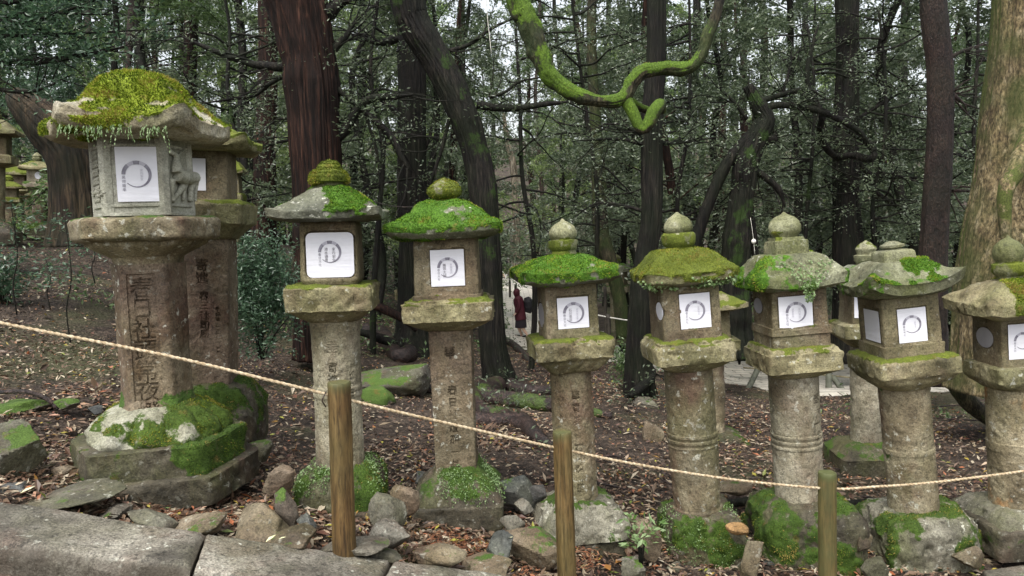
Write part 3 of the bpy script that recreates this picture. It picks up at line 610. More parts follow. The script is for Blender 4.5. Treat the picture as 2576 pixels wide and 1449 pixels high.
fbx = L.add('firebox', [(557, 66, 14), (566, 70, 14), (680, 73, 12), (705, 74, 10), (716, 68, 8)], m_fb, recess=[rec(L, *q, a, kind='q', g=.007, dep=.018)], moss=mthin(.9, .5), **FB)
paper(L, fbx, *q, a+.001, r=.03, side='春日大社', cols=(('家内安全', .62), ('清水通男', .62)), ringsz=.245, rc=(.0, .12))
pf = L.add('platform', [(722, 100, 16), (728, 109, 24), (784, 107, 24), (787, 100, 14), (799, 84, 8), (812, 64, 3)], m_pl, rough=.010, chip=.035, moss=mthin(.55, 2.4))
zz = lambda y: L.h(y, 62); cv = glyph_carve([('奉', .085, -.005, zz(858), 1., -90), ('寄進', .06, -.005, zz(912), 1.1, -90), ('丁卯年五月日', .03, .075, zz(925), 1.1, -80)])
L.add('shaft', [(808, 64, 3), (850, 64), (975, 62), (980, 65), (988, 65), (992, 62), (996, 65), (1004, 65), (1009, 62), (1150, 63), (1205, 66)], m_shg, N=360, ds=.005, rough=.003, carve=cv, moss=lambda v, n, f: sstep(.3, .0, v[:, 2]-zz(1200))*.9+f-.5)
bs = L.add('lotus_base', [(1180, 66, 4), (1195, 84, 6), (1228, 100, 8), (1240, 104, 10), (1252, 108, 16), (1290, 106, 18), (1298, 100, 14)], m_bs, rough=.009, lump=.014, petals=(16, .10, L.h(1245, 105), L.h(1200, 90)), moss=lambda v, n, f: f*1.4+.75*sstep(0, .15, v[:, 0])-.05+.3*n[:, 2])
part('moss', blades(bs.data, 4000, .012, .004, .55, 4), m_mossb['D'], bs)
part('creeping_leaves', tinyleaf(L, 'creeping_leaves', bs.data, 1500, .013, 0, 4, sel=lambda v, n, f: (f > -.1)&(v[:, 2] > L.h(1240, 100))&(v[:, 1] < .1)), l_bright, bs)
L.add('footing', [(1292, 112, 10), (1300, 118, 12), (1345, 116, 12)], m_bs, rough=.02, lump=.02, moss=mthin())
# ---- 3 bright moss roof, square shaft
L = Lantern('slim square shafted stone lantern wholly roofed in bright green moss', 4.3, (1117, 448), (1158, 1338), -4, seed=4)
fi = L.add('finial', [(448, 3), (453, 9), (460, 24), (468, 35), (477, 40), (486, 39), (493, 32), (498, 20), (520, 19)], m_fin, rough=.004, lump=.006, moss=lambda v, n, f: .8+f)
part('moss', blades(fi.data, 3500, .010, .004, .5, 5), m_mossb['O'], fi)
rf = L.add('roof', [(508, 46, 8), (512, 58, 10), (520, 69, 12), (540, 93, 16), (558, 116, 20, 2), (566, 133, 24, 5), (572, 139, 24, 7), (588, 138, 24, 8), (597, 120, 20, 3), (601, 90, 16)], m_rg, N=256, ds=.009, rough=.008, lump=.012, moss=lambda v, n, f: 1.05*np.clip(n[:, 2]*4+1.0, 0, 1)+f*1.3+.05)
part('moss', blades(rf.data, 26000, .0105, .0045, .5, 7), m_mossb['G'], rf)
a = A_(L, 80); q = (1083, 628, 1168, 720); rcs = [rec(L, *q, a)]
fbx = L.add('firebox', [(600, 79, 26), (741, 81, 26), (744, 86, 26), (754, 87, 24)], m_fb, recess=rcs, moss=mthin(.7, 1.), **FB)
paper(L, fbx, *q, a, cols=(('無病息災', .5), ('勝賀太誠', .66)), side='春日大社', ringsz=.31, rc=(.02, .0))
L.add('platform', [(756, 92, 22), (759, 100, 22), (763, 101, 22), (766, 112, 30), (810, 111, 30), (813, 103, 16), (822, 88, 8), (832, 62, 6)], m_pl, rough=.011, chip=.04, moss=mthin(.55, 2.2), petals=(20, .05, L.h(824, 90), L.h(808, 105)))
zz = lambda y: L.h(y, 54); cv = glyph_carve([('奉', .07, -.005, zz(872), 1., -90), ('春日社燈籠一基', .058, -.0, zz(970), 1.25, -90)])
L.add('shaft', [(828, 54, 30), (1150, 52, 30), (1200, 53, 26)], m_sh1, N=340, ds=.005, rough=.0035, chip=.008, carve=cv, moss=lambda v, n, f: sstep(.2, .0, v[:, 2]-zz(1200))*.8+f-.5)
bs = L.add('lotus_base', [(1178, 56, 6), (1195, 62, 6), (1225, 84, 8), (1262, 108, 12), (1277, 114, 20)], m_bs, rough=.009, lump=.012, petals=(12, .12, L.h(1275, 110), L.h(1215, 80)), moss=lambda v, n, f: f*1.2+.55*sstep(-.12, .05, v[:, 0])*sstep(L.h(1268, 110), L.h(1240, 95), v[:, 2]))
part('creeping_leaves', tinyleaf(L, 'creeping_leaves', bs.data, 2200, .012, 0, 8, sel=lambda v, n, f: (f > -.15)&(v[:, 0] > -.1)&(v[:, 1] < .1)), l_bright, bs)
L.add('plinth', [(1277, 116, 26), (1281, 119, 28), (1332, 117, 28), (1345, 113, 24)], m_bs, rough=.008, chip=.02, moss=mnone)
def sidepatch(x0): return lambda v, n, f: 0
# ---- 4
L = Lantern('stone lantern with green moss roof and pale base behind the middle wooden post', 4.4, (1414, 550), (1462, 1430), 12, seed=5)
L.add('finial', [(550, 2), (556, 7), (563, 20), (572, 31), (584, 37), (594, 36), (601, 28), (605, 30), (607, 38), (618, 38), (627, 34), (630, 30), (652, 31)], m_fin, rough=.004, lump=.005, moss=lambda v, n, f: f+.25+.5*(v[:, 2] < L.h(600, 30)))
rf = L.add('roof', [(646, 40, 8), (650, 58, 9), (662, 76, 12), (676, 98, 16, 2), (686, 118, 24, 7), (690, 123, 28, 10), (712, 121, 28, 9), (717, 90, 18)], m_rg, N=256, ds=.009, rough=.008, lump=.014, chip=.02, moss=lambda v, n, f: (1.05*np.clip(n[:, 2]*3+.9, 0, 1)+f*1.3)*(1-.9*sstep(.22, .28, v[:, 0])))
part('moss', blades(rf.data, 20000, .010, .0045, .5, 8), m_mossb['G'], rf)
a = A_(L, 67); q = (1403, 748, 1481, 826); rcs = [rec(L, *q, a), rec(L, 1360-8, 764, 1360+8, 822, a, 180, 'e')]
fbx = L.add('firebox', [(716, 66, 26), (846, 68, 26), (856, 68, 22)], m_fb, recess=rcs, moss=mthin(.9, .5), **FB)
paper(L, fbx, *q, a, cols=(('家内安全繁栄', .42), ('石川商店', .6)), ringsz=.345, rc=(.04, -.02)); disc(L, fbx, 1360, 793, 14, 58, 180, a, m_paperd)
L.add('platform', [(856, 80, 18), (860, 94, 18), (866, 101, 18), (905, 100, 18), (908, 92, 12), (920, 82, 8), (938, 60, 8)], m_pl, rough=.012, chip=.04, moss=mthin(.4, 2.), petals=(16, .06, L.h(932, 70), L.h(906, 95)))
zz = lambda y: L.h(y, 52); cv = glyph_carve([('奉寄進', .055, 0, zz(985), 1.3, -90), ('石燈籠一基', .05, .0, zz(1120), 1.2, -90)])
L.add('shaft', [(934, 53, 16), (1277, 53, 16), (1290, 54, 12)], m_sh, poly=OC, N=340, ds=.005, rough=.004, carve=cv, moss=lambda v, n, f: sstep(.2, .0, v[:, 2]-zz(1280))*.8+f-.5)
bs = L.add('base', [(1266, 56, 8), (1280, 78, 8), (1305, 96, 9), (1345, 108, 10), (1370, 108, 10)], m_bsl2, rough=.02, lump=.05, chip=.03, moss=lambda v, n, f: f*1.4-.05+.7*(n[:, 2] > .85))
L.add('plinth', [(1366, 100, 18), (1374, 108, 20), (1445, 110, 20)], m_bs, rough=.012, lump=.02, moss=lambda v, n, f: f*1.4+.25)
# ---- 5
L = Lantern('stone lantern with smooth olive moss roof and ringed round shaft', 4.5, (1703, 534), (1766, 1440), 17, seed=6)
L.add('finial', [(534, 2), (540, 9), (548, 24), (559, 35), (571, 38), (580, 36), (586, 28), (588, 36), (592, 40), (612, 40), (618, 34), (621, 31), (640, 33)], m_fin, rough=.004, lump=.005, moss=lambda v, n, f: f+.1+.9*(v[:, 2] < L.h(587, 30)))
rf = L.add('roof', [(630, 44, 8), (634, 62, 9), (648, 77, 10), (668, 92, 14, 1), (684, 107, 20, 4), (690, 113, 22, 6), (712, 111, 24, 6), (720, 84, 16)], m_ro, N=256, ds=.009, rough=.007, lump=.014, moss=lambda v, n, f: 1.15*np.clip(n[:, 2]*3+.75, 0, 1)+f*.7)
part('moss', blades(rf.data, 16000, .009, .0035, .5, 9), m_mossb['O'], rf)
me = tinyleaf(L, 'eave_sprigs', rf.data, 420, .020, 0, 9, sel=lambda v, n, f: (v[:, 2] < L.h(700, 111))&(f > -.25)&(v[:, 1] < -.1)); part('eave_sprigs', me, l_bright, rf)
a = A_(L, 75); q = (1711, 738, 1788, 826); rcs = [rec(L, *q, a), rec(L, 1657-9, 762, 1657+9, 805, a, 180, 'e')]
fbx = L.add('firebox', [(716, 74, 26), (850, 76, 26), (858, 77, 22)], m_fb, recess=rcs, moss=mthin(.9, .4), **FB)
paper(L, fbx, *q, a, cols=(('交通安全', .42), ('', .5)), ringsz=.33, rc=(.0, .0)); disc(L, fbx, 1657, 783, 16, 43, 180, a, m_paper)
L.add('platform', [(858, 84, 20), (863, 93, 20), (868, 94, 18), (880, 103, 20), (917, 101, 20), (920, 92, 12), (930, 76, 6), (938, 62, 2)], m_pl, rough=.012, chip=.04, moss=mthin(.35, 2.2))
zz = lambda y: L.h(y, 62)
L.add('shaft', [(932, 64), (1099, 65), (1101, 69), (1108, 69), (1110, 66), (1114, 66), (1116, 69), (1123, 69), (1125, 66), (1130, 66), (1133, 68), (1138, 66), (1290, 62), (1295, 66), (1305, 66)], m_sh, N=280, ds=.006, rough=.004, chip=.01, moss=lambda v, n, f: f-.6)
bs = L.add('base', [(1296, 66, 4), (1310, 86, 8), (1330, 94, 9), (1400, 98, 9), (1455, 96, 9)], m_bs, rough=.02, lump=.04, moss=lambda v, n, f: f*1.3+.4)
part('moss', blades(bs.data, 6000, .012, .004, .6, 4), m_mossb['D'], bs)
part('creeping_leaves', tinyleaf(L, 'creeping_leaves', bs.data, 1200, .011, 0, 12, sel=lambda v, n, f: (f > -.05)&(v[:, 1] < .1)), l_bright, bs)
# ---- 6
L = Lantern('stone lantern with pale roof, trailing vine and big bud finial left of the last post', 4.6, (1972, 533), (2022, 1445), 23, seed=7)
L.add('finial', [(533, 2), (539, 9), (546, 26), (557, 38), (570, 43), (582, 41), (592, 33), (597, 30)], m_fin, rough=.003, lump=.004, moss=lambda v, n, f: f*.8-.1+.35*(v[:, 2] < L.h(580, 40)))
L.add('finial_block', [(597, 36, 24), (604, 38, 24), (606, 44, 26), (636, 45, 26), (642, 44, 24)], m_fin, rough=.003, chip=.012, moss=mthin(.8, 1.))
rf = L.add('roof', [(640, 50, 9), (643, 66, 10), (655, 80, 14), (680, 98, 18, 2), (696, 109, 24, 5), (700, 112, 26, 7), (724, 111, 26, 7), (730, 84, 16)], m_rg2, N=256, ds=.009, rough=.006, lump=.012, chip=.02, moss=lambda v, n, f: f*1.5+.12+.7*sstep(.11, -.02, np.abs(v[:, 0]-.05))*(f > -.25)+1.2*sstep(.2, .27, np.maximum(v[:, 0], -v[:, 0]-.0)))
part('moss', blades(rf.data, 4500, .013, .0045, .6, 10), m_mossb['G'], rf)
C, D = [], []
for k_ in range(320):
    t = random.random(); w_ = .16*(1-t)**1.5+.012; u = .04+random.uniform(-w_, w_)-.03*t; y0 = 655+t*110
    ap = 112 if y0 > 696 else 80+(y0-655)*.75; C.append(Vector((u, -A_(L, ap)-.008-.01*random.random(), L.h(min(y0, 757), ap)))); D.append((random.uniform(-1, 1), -.6, random.uniform(-1, .3)))
part('trailing_vine', leaf_mesh('trailing_vine', C, D, .018, .013, 5, nj=1.), l_bright, rf)
a = A_(L, 74); q = (1960, 745, 2045, 826); rcs = [rec(L, *q, a), rec(L, 1905-12, 750, 1905+12, 788, a, 180, 'e')]
fbx = L.add('firebox', [(727, 73, 26), (822, 74, 26), (824, 79, 26), (843, 80, 26), (845, 76, 26), (878, 76, 24)], m_fb, recess=rcs, moss=mthin(.7, 1.), **FB)
paper(L, fbx, *q, a, cols=(('家内安全', .5), ('健康長寿', .44)), ringsz=.31, rc=(.02, -.02)); disc(L, fbx, 1905, 769, 20, 38, 180, a, m_paperd)
L.add('platform', [(878, 84, 20), (882, 90, 20), (890, 92, 20), (893, 98, 30), (939, 97, 30), (943, 86, 12), (953, 66, 3)], m_pl, rough=.010, chip=.035, moss=mthin(.45, 2.2))
zz = lambda y: L.h(y, 66); cv = glyph_carve([('奉六十燈', .075, .06, zz(998), 1.05, -75)])
L.add('shaft', [(948, 67), (1102, 66), (1104, 69), (1110, 69), (1112, 66), (1116, 66), (1118, 69), (1124, 69), (1126, 66), (1130, 66), (1132, 69), (1138, 69), (1140, 66), (1262, 66), (1266, 67), (1280, 67)], m_shg, N=360, ds=.005, rough=.003, carve=cv, moss=lambda v, n, f: f-.7)
bs = L.add('base', [(1268, 70, 4), (1285, 96, 7), (1315, 118, 9), (1345, 126, 10), (1460, 126, 10)], m_bs, rough=.02, lump=.05, moss=lambda v, n, f: f*1.3+.42)
part('moss', blades(bs.data, 6000, .013, .004, .7, 14), m_mossb['D'], bs)
# ---- 7
L = Lantern('stone lantern with upturned roof corners, flat stacked cap and grey side panel', 4.65, (2243, 607), (2312, 1445), 28, seed=8)
L.add('finial', [(607, 8), (610, 18), (614, 24), (617, 34), (622, 33), (625, 22), (628, 28), (631, 38, 10), (636, 42, 12), (656, 44, 14), (662, 44, 14)], m_fin, rough=.003, chip=.012, moss=lambda v, n, f: f*.8+.1)
rf = L.add('roof', [(657, 50, 10), (660, 62, 10), (672, 76, 14, 2), (696, 100, 20, 10), (712, 122, 28, 24), (716, 127, 30, 30), (742, 122, 30, 28), (748, 90, 18, 4)], m_rg2, N=256, ds=.009, rough=.006, lump=.008, chip=.02, moss=lambda v, n, f: (f*2.2-.15+1.*sstep(.18, .05, np.abs(v[:, 0]-.06)))*(v[:, 1] < .02)*np.clip(n[:, 2]*2, 0, 1)+(v[:, 0] < -.2)*.4+f*.3)
part('moss', blades(rf.data, 6000, .011, .0045, .55, 16), m_mossb['G'], rf)
a = A_(L, 77); q = (2260, 775, 2332, 861); rcs = [rec(L, *q, a), rec(L, 2170, 776, 2213, 860, a, 180, 'r', dep=.02)]
fbx = L.add('firebox', [(744, 76, 24), (868, 77, 24), (870, 82, 20), (900, 82, 16)], m_fb, recess=rcs, moss=mthin(.8, 1.), **FB)
paper(L, fbx, *q, a, cols=(('心願成就', .4), ('', .5)), ringsz=.33, rc=(-.02, .04)); paper(L, fbx, 2174, 781, 2210, 857, a-.008, 180, ring=False)
L.add('platform', [(902, 92, 16), (908, 104, 14), (914, 109, 24), (950, 108, 24), (954, 103, 14), (966, 98, 7), (976, 84, 3), (984, 68, 2)], m_pl, rough=.006, chip=.02, moss=mthin(.5, 2.6))
L.add('shaft', [(978, 70), (1140, 69), (1142, 71), (1153, 71), (1155, 69), (1300, 70), (1315, 72)], m_sh, N=280, ds=.006, rough=.004, chip=.01, moss=lambda v, n, f: f-.6+.8*sstep(-.08, -.16, v[:, 0])*(v[:, 1] < 0))
bs = L.add('base', [(1300, 76, 5), (1316, 104, 7), (1350, 122, 8), (1400, 128, 8), (1460, 128, 8)], m_bsl2, rough=.022, lump=.06, chip=.03, moss=lambda v, n, f: f*1.7+.4)
part('moss', blades(bs.data, 5000, .013, .004, .65, 17), m_mossb['D'], bs)
# ---- 8
L = Lantern('stone lantern with orange stained round shaft, cut by the right edge of the picture', 4.6, (2536, 592), (2563, 1400), 33, seed=9)
L.add('finial', [(592, 2), (599, 8), (606, 24), (618, 38), (634, 44), (650, 42), (661, 32), (665, 36), (668, 45), (684, 46), (692, 40), (696, 34), (720, 36)], m_fin, rough=.003, lump=.006, moss=lambda v, n, f: f+.1+.7*(v[:, 2] < L.h(660, 40)))
rf = L.add('roof', [(708, 44, 8), (716, 64, 10), (736, 92, 14, 1), (756, 114, 22, 5), (768, 127, 28, 7), (796, 126, 28, 7), (803, 90, 16)], m_ro, N=256, ds=.009, rough=.007, lump=.012, moss=lambda v, n, f: 1.4*sstep(-.12, .0, v[:, 0]-v[:, 1]*.3)*np.clip(n[:, 2]*3+1.3, 0, 1)+f*.9-.15)
part('moss', blades(rf.data, 12000, .016, .0045, .55, 18), m_mossb['Y'], rf)
a = A_(L, 71); q = (2538, 815, 2610, 903); rcs = [rec(L, *q, a), rec(L, 2475-22, 824, 2475+22, 874, a, 180, 'e')]
fbx = L.add('firebox', [(800, 70, 28), (924, 72, 28)], m_fb, recess=rcs, moss=mnone, **FB)
paper(L, fbx, *q, a, cols=(('家内安全', .5), ('', .5)), ringsz=.32); disc(L, fbx, 2475, 849, 42, 50, 180, a, m_paperd)
L.add('platform', [(925, 80, 22), (930, 91, 24), (966, 92, 24), (975, 84, 12), (985, 74, 3)], m_pl, rough=.006, chip=.02, moss=mthin(.8, 1.))
L.add('shaft', [(982, 78), (1126, 78), (1128, 80), (1150, 80), (1153, 78), (1296, 79), (1310, 82)], stone('shaft_stone_orange_stain', BR, .25, .6, 1., MS_D, stc=(.42, .19, .06)), N=280, ds=.006, rough=.004, moss=lambda v, n, f: f-.6)
L.add('lotus_base', [(1290, 84, 5), (1306, 104, 8), (1340, 124, 16)], m_bsl2, rough=.015, lump=.04, moss=lambda v, n, f: f*1.5+.25)
L.add('plinth', [(1338, 128, 24), (1344, 132, 26), (1415, 132, 26)], m_bs, rough=.01, chip=.02, moss=lambda v, n, f: f+.1)
# ---- second row right
def back_lantern(label, Y, top, bot, phi, sc_, seed, mt=(m_ro, m_fb, m_pl, m_sh, m_bs), paper_=True, cap=True, pm=None, group='stone lanterns farther back among the trees', moss=.02, ds=.03):
    """sc_: pixels of half platform width; proportions of a common lantern"""
    L = Lantern(label, Y, top, bot, phi, group, seed); H = bot[1]-top[1]; y = lambda t: top[1]+H*t; s_ = sc_
    kw = dict(N=64 if Y > 10 else 128, ds=ds, rough=.006, lump=.01); mf = lambda v, n, f: f*1.1+moss+n[:, 2]*.5
    if cap: L.add('finial', [(y(0), s_*.04), (y(.012), s_*.2), (y(.035), s_*.36), (y(.058), s_*.3), (y(.064), s_*.4), (y(.085), s_*.38), (y(.095), s_*.3), (y(.115), s_*.3)], m_fin, moss=mf, **kw)
    L.add('roof', [(y(.105), s_*.5, 9), (y(.125), s_*.75, 12), (y(.155), s_*1.05, 20, s_*.03), (y(.172), s_*1.25, 28, s_*.08), (y(.195), s_*1.25, 28, s_*.08), (y(.202), s_*.8, 16)], mt[0], moss=mf, **kw)
    fb = L.add('firebox', [(y(.2), s_*.7, 26), (y(.35), s_*.72, 26)], mt[1], moss=mnone, **kw)
    if paper_:
        cx_, cy_ = L.axx(y(.28)), y(.275)
        if paper_ == 'o': disc(L, fb, cx_, cy_, s_*.5, s_*.55, -90, A_(L, s_*.75), m_paper)
        else: paper(L, fb, cx_-s_*.38, cy_-H*.045, cx_+s_*.38, cy_+H*.045, A_(L, s_*.75), ring=False)
    L.add('platform', [(y(.35), s_*.85, 20), (y(.36), s_, 22), (y(.41), s_, 22), (y(.43), s_*.75, 8), (y(.445), s_*.6, 3)], mt[2], moss=mf, **kw)
    L.add('shaft', [(y(.44), s_*.58), (y(.85), s_*.56), (y(.86), s_*.6)], mt[3], moss=lambda v, n, f: f-.3, **kw)
    L.add('lotus_base', [(y(.85), s_*.62, 4), (y(.87), s_*.85, 6), (y(.91), s_*1.1, 8), (y(.92), s_*1.2, 16), (y(1.), s_*1.2, 18)], mt[4], petals=(14, .06, L.h(y(.91), s_), L.h(y(.865), s_*.8)), moss=mf, **kw); return L
back_lantern('stone lantern half hidden behind the shaft of the lantern with upturned roof corners', 6.4, (2178, 606), (2182, 1210), 20, 78, 40, ds=.015, mt=(m_rg, m_fb, m_pl, m_shg, m_bs))
back_lantern('stone lantern half hidden behind the ringed shaft, its mossy foot showing to the right', 7.3, (1772, 690), (1790, 1165), 12, 72, 45, ds=.015, cap=False)
back_lantern('small distant stone lantern beside the path, seen between two near lanterns', 17.5, (1550, 640), (1556, 868), -12, 33, 50, mt=(m_rg, m_fb, m_shg, m_shg, m_bs))
back_lantern('distant mossy stone lantern with a white round window, left of the old broken trunk', 14.5, (93, 384), (101, 592), -8, 33, 55, paper_='o', mt=(m_ro, m_shg, m_shg, m_sh1, m_bs), moss=.1)
back_lantern('mossy distant lantern in shade just left of the white windowed one', 16.5, (44, 400), (46, 590), -12, 30, 60, paper_=False, moss=.5)
back_lantern('dark distant lantern partly cut by the left edge', 11.0, (-14, 262), (-14, 610), -12, 50, 65, paper_=False, moss=.0)
back_lantern('distant mossy lantern close against the old broken trunk', 16.5, (150, 395), (152, 590), -10, 30, 70, paper_=False, moss=.7)
back_lantern('distant lantern in the gap between the white windowed one and the mossy shaded one', 18., (70, 424), (73, 586), -8, 24, 80, paper_=False, moss=.3)
back_lantern('distant lantern low at the left edge with a lit mossy cap', 13.5, (22, 440), (24, 600), -10, 30, 85, paper_=False, moss=.4)
back_lantern('distant stone lantern peeping out right of the lantern behind the hexagonal one', 10.5, (583, 372), (596, 700), -15, 27, 75, moss=.2)
# ================================================================ kerb, rocks, litter
def slab(name, label, pts, thick, m, group=None, seed=0):
    """pts: four top corners (px,py,Y) far-left, far-right, near-right, near-left"""
    q = [P(*p) for p in pts]; o = sum(q, Vector())/4; nu, nv = 90, 26; V = []
    for layer in range(2):
        for j in range(nv):
            for i in range(nu):
                u, v = i/(nu-1), j/(nv-1); t = (q[0]*(1-u)+q[1]*u)*(1-v)+(q[3]*(1-u)+q[2]*u)*v-o
                V.append((t.x, t.y, t.z-(thick if layer else 0)))
    V = np.array(V); e = fbm(V+seed, 4, 4, seed)
    ii = np.arange(nu*nv).reshape(nv, nu); top = V[:nu*nv]
    uu, vv = np.meshgrid(np.linspace(0, 1, nu), np.linspace(0, 1, nv)); ed = np.minimum(np.minimum(uu, 1-uu)*6, np.minimum(vv, 1-vv)*1.5).ravel()
    dz = .010*e[:nu*nv]+.005*fbm(top+seed, 18, 3, seed+1)-.03*np.clip(.09-ed, 0, 1)/.09*(.4+.6*(fbm(top, 7, 3, seed+4)+.5))
    V[:nu*nv, 2] += dz; edge = (ed < .001); V[:nu*nv, 1] += edge*.022*fbm(top+3, 8, 3, seed+5); V[nu*nv:, 1] += edge*.05*fbm(top+5, 6, 3, seed+6)
    Fq = [np.stack([ii[:-1, :-1], ii[1:, :-1], ii[1:, 1:], ii[:-1, 1:]], -1).reshape(-1, 4)[:, ::-1]]
    K = nu*nv
    # side walls in 5 rows so that they look broken, not cut
    rim = np.concatenate([ii[0, :-1], ii[:-1, -1], ii[-1, :0:-1], ii[:0:-1, 0]]); rows = [rim]; ext = []
    for r_ in range(1, 6):
        t = r_/6; P0 = V[rim]*(1-t)+V[rim+K]*t; P0 = P0+np.stack([0*t*P0[:, 0], .03*fbm(P0+seed, 9, 3, 7)-.012, 0*P0[:, 0]], -1); ext.append(P0); rows.append(np.arange(len(rim))+2*K+(r_-1)*len(rim))
    rows.append(rim+K); V = np.vstack([V]+ext)
    for a, b in zip(rows[:-1], rows[1:]): Fq.append(np.stack([a, b, np.roll(b, -1), np.roll(a, -1)], -1))
    Fq.append((ii+K)[:-1, :-1].reshape(-1, 1)*0+np.stack([(ii+K)[:-1, :-1], (ii+K)[:-1, 1:], (ii+K)[1:, 1:], (ii+K)[1:, :-1]], -1).reshape(-1, 4)[:, ::-1])
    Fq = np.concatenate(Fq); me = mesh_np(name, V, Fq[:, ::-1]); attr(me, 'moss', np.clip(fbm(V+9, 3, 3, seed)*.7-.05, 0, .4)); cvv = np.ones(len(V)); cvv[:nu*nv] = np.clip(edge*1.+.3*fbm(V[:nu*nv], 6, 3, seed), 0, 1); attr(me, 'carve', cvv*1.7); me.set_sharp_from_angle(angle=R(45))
    return solo(name, me, m, label, 'kerb stone', o, group)
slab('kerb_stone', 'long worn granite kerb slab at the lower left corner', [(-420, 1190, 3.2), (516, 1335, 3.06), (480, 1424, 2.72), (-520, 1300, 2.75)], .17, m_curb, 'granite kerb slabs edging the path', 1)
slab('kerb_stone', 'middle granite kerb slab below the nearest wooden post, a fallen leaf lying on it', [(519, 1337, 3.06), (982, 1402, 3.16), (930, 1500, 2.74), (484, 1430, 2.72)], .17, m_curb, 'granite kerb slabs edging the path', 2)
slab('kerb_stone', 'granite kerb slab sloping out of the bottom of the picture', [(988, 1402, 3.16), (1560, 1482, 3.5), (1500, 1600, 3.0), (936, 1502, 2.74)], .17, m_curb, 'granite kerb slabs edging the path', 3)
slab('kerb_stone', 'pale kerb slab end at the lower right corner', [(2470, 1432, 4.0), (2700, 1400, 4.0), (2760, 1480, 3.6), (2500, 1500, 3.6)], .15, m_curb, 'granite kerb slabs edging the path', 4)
# lower step in front of the kerb, at the left corner
slab('step_stone', 'worn step slab in front of the kerb at the lower left', [(-500, 1420, 2.72), (300, 1500, 2.72), (200, 1700, 2.3), (-600, 1600, 2.3)], .12, m_curb, None, 5)
def rock(label, px, py, w, h, Y, m, seed, dk=.8, ang=0, flat=0, mossy=.1, angular=.5, name='rock', cat='rock', group='stones lying at the feet of the lanterns', sink=.12):
    mm = Y/F; py += h*.16; a, b, c = w*mm/2, w*mm/2*dk, h*mm/2; nu, nv = 44, 28
    if w > 120: nu, nv = 64, 44
    th = np.linspace(0, 2*math.pi, nu, endpoint=False); ph = np.linspace(.03, math.pi-.03, nv)
    d = np.stack([np.outer(np.sin(ph), np.cos(th)), np.outer(np.sin(ph), np.sin(th)), np.outer(np.cos(ph), np.ones(nu))], -1)
    rs = np.random.RandomState(seed); r = np.ones((nv, nu))*1.35
    for i in range(12):
        n_ = rs.normal(0, 1, 3); n_ /= np.linalg.norm(n_); k_ = rs.uniform(.52, .95); r = np.minimum(r, k_/np.maximum(d@n_, .05))
    r = 1*(1-angular)+np.minimum(r, 1.25)*angular; r = r*(1+.08*fbm(d*1.7+seed, 1, 3, seed)+.05*fbm(d*6+seed, 1, 4, seed))
    V = d*r[..., None]*np.array([a, b, c]); V = V*1.2
    ca, sa = math.cos(R(ang)), math.sin(R(ang)); X = V[..., 0]*ca+V[..., 2]*sa; Z = -V[..., 0]*sa+V[..., 2]*ca; V[..., 0] = X; V[..., 2] = Z
    ii = np.arange(nu*nv).reshape(nv, nu); jj = np.roll(ii, -1, 1); Vf = V.reshape(-1, 3)
    Fq = np.stack([ii[:-1], ii[1:], jj[1:], jj[:-1]], -1).reshape(-1, 4)
    K = len(Vf); Vf = np.vstack([Vf, Vf[ii[0]].mean(0), Vf[ii[-1]].mean(0)])
    caps = np.array([[K, ii[0, i], ii[0, (i+1) % nu], ii[0, (i+2) % nu]] for i in range(0, nu, 2)]+[[K+1, ii[-1, (i+2) % nu], ii[-1, (i+1) % nu], ii[-1, i]] for i in range(0, nu, 2)])
    me = mesh_np(name, Vf, np.vstack([Fq, caps])); nn = vnormals(me); attr(me, 'moss', np.clip(nn[:, 2]*.5+fbm(Vf+seed, 9, 3, seed)*.9+mossy-.45, 0, 1)); me.set_sharp_from_angle(angle=R(38))
    return solo(name, me, m, label, cat, P(px, py, Y), group)
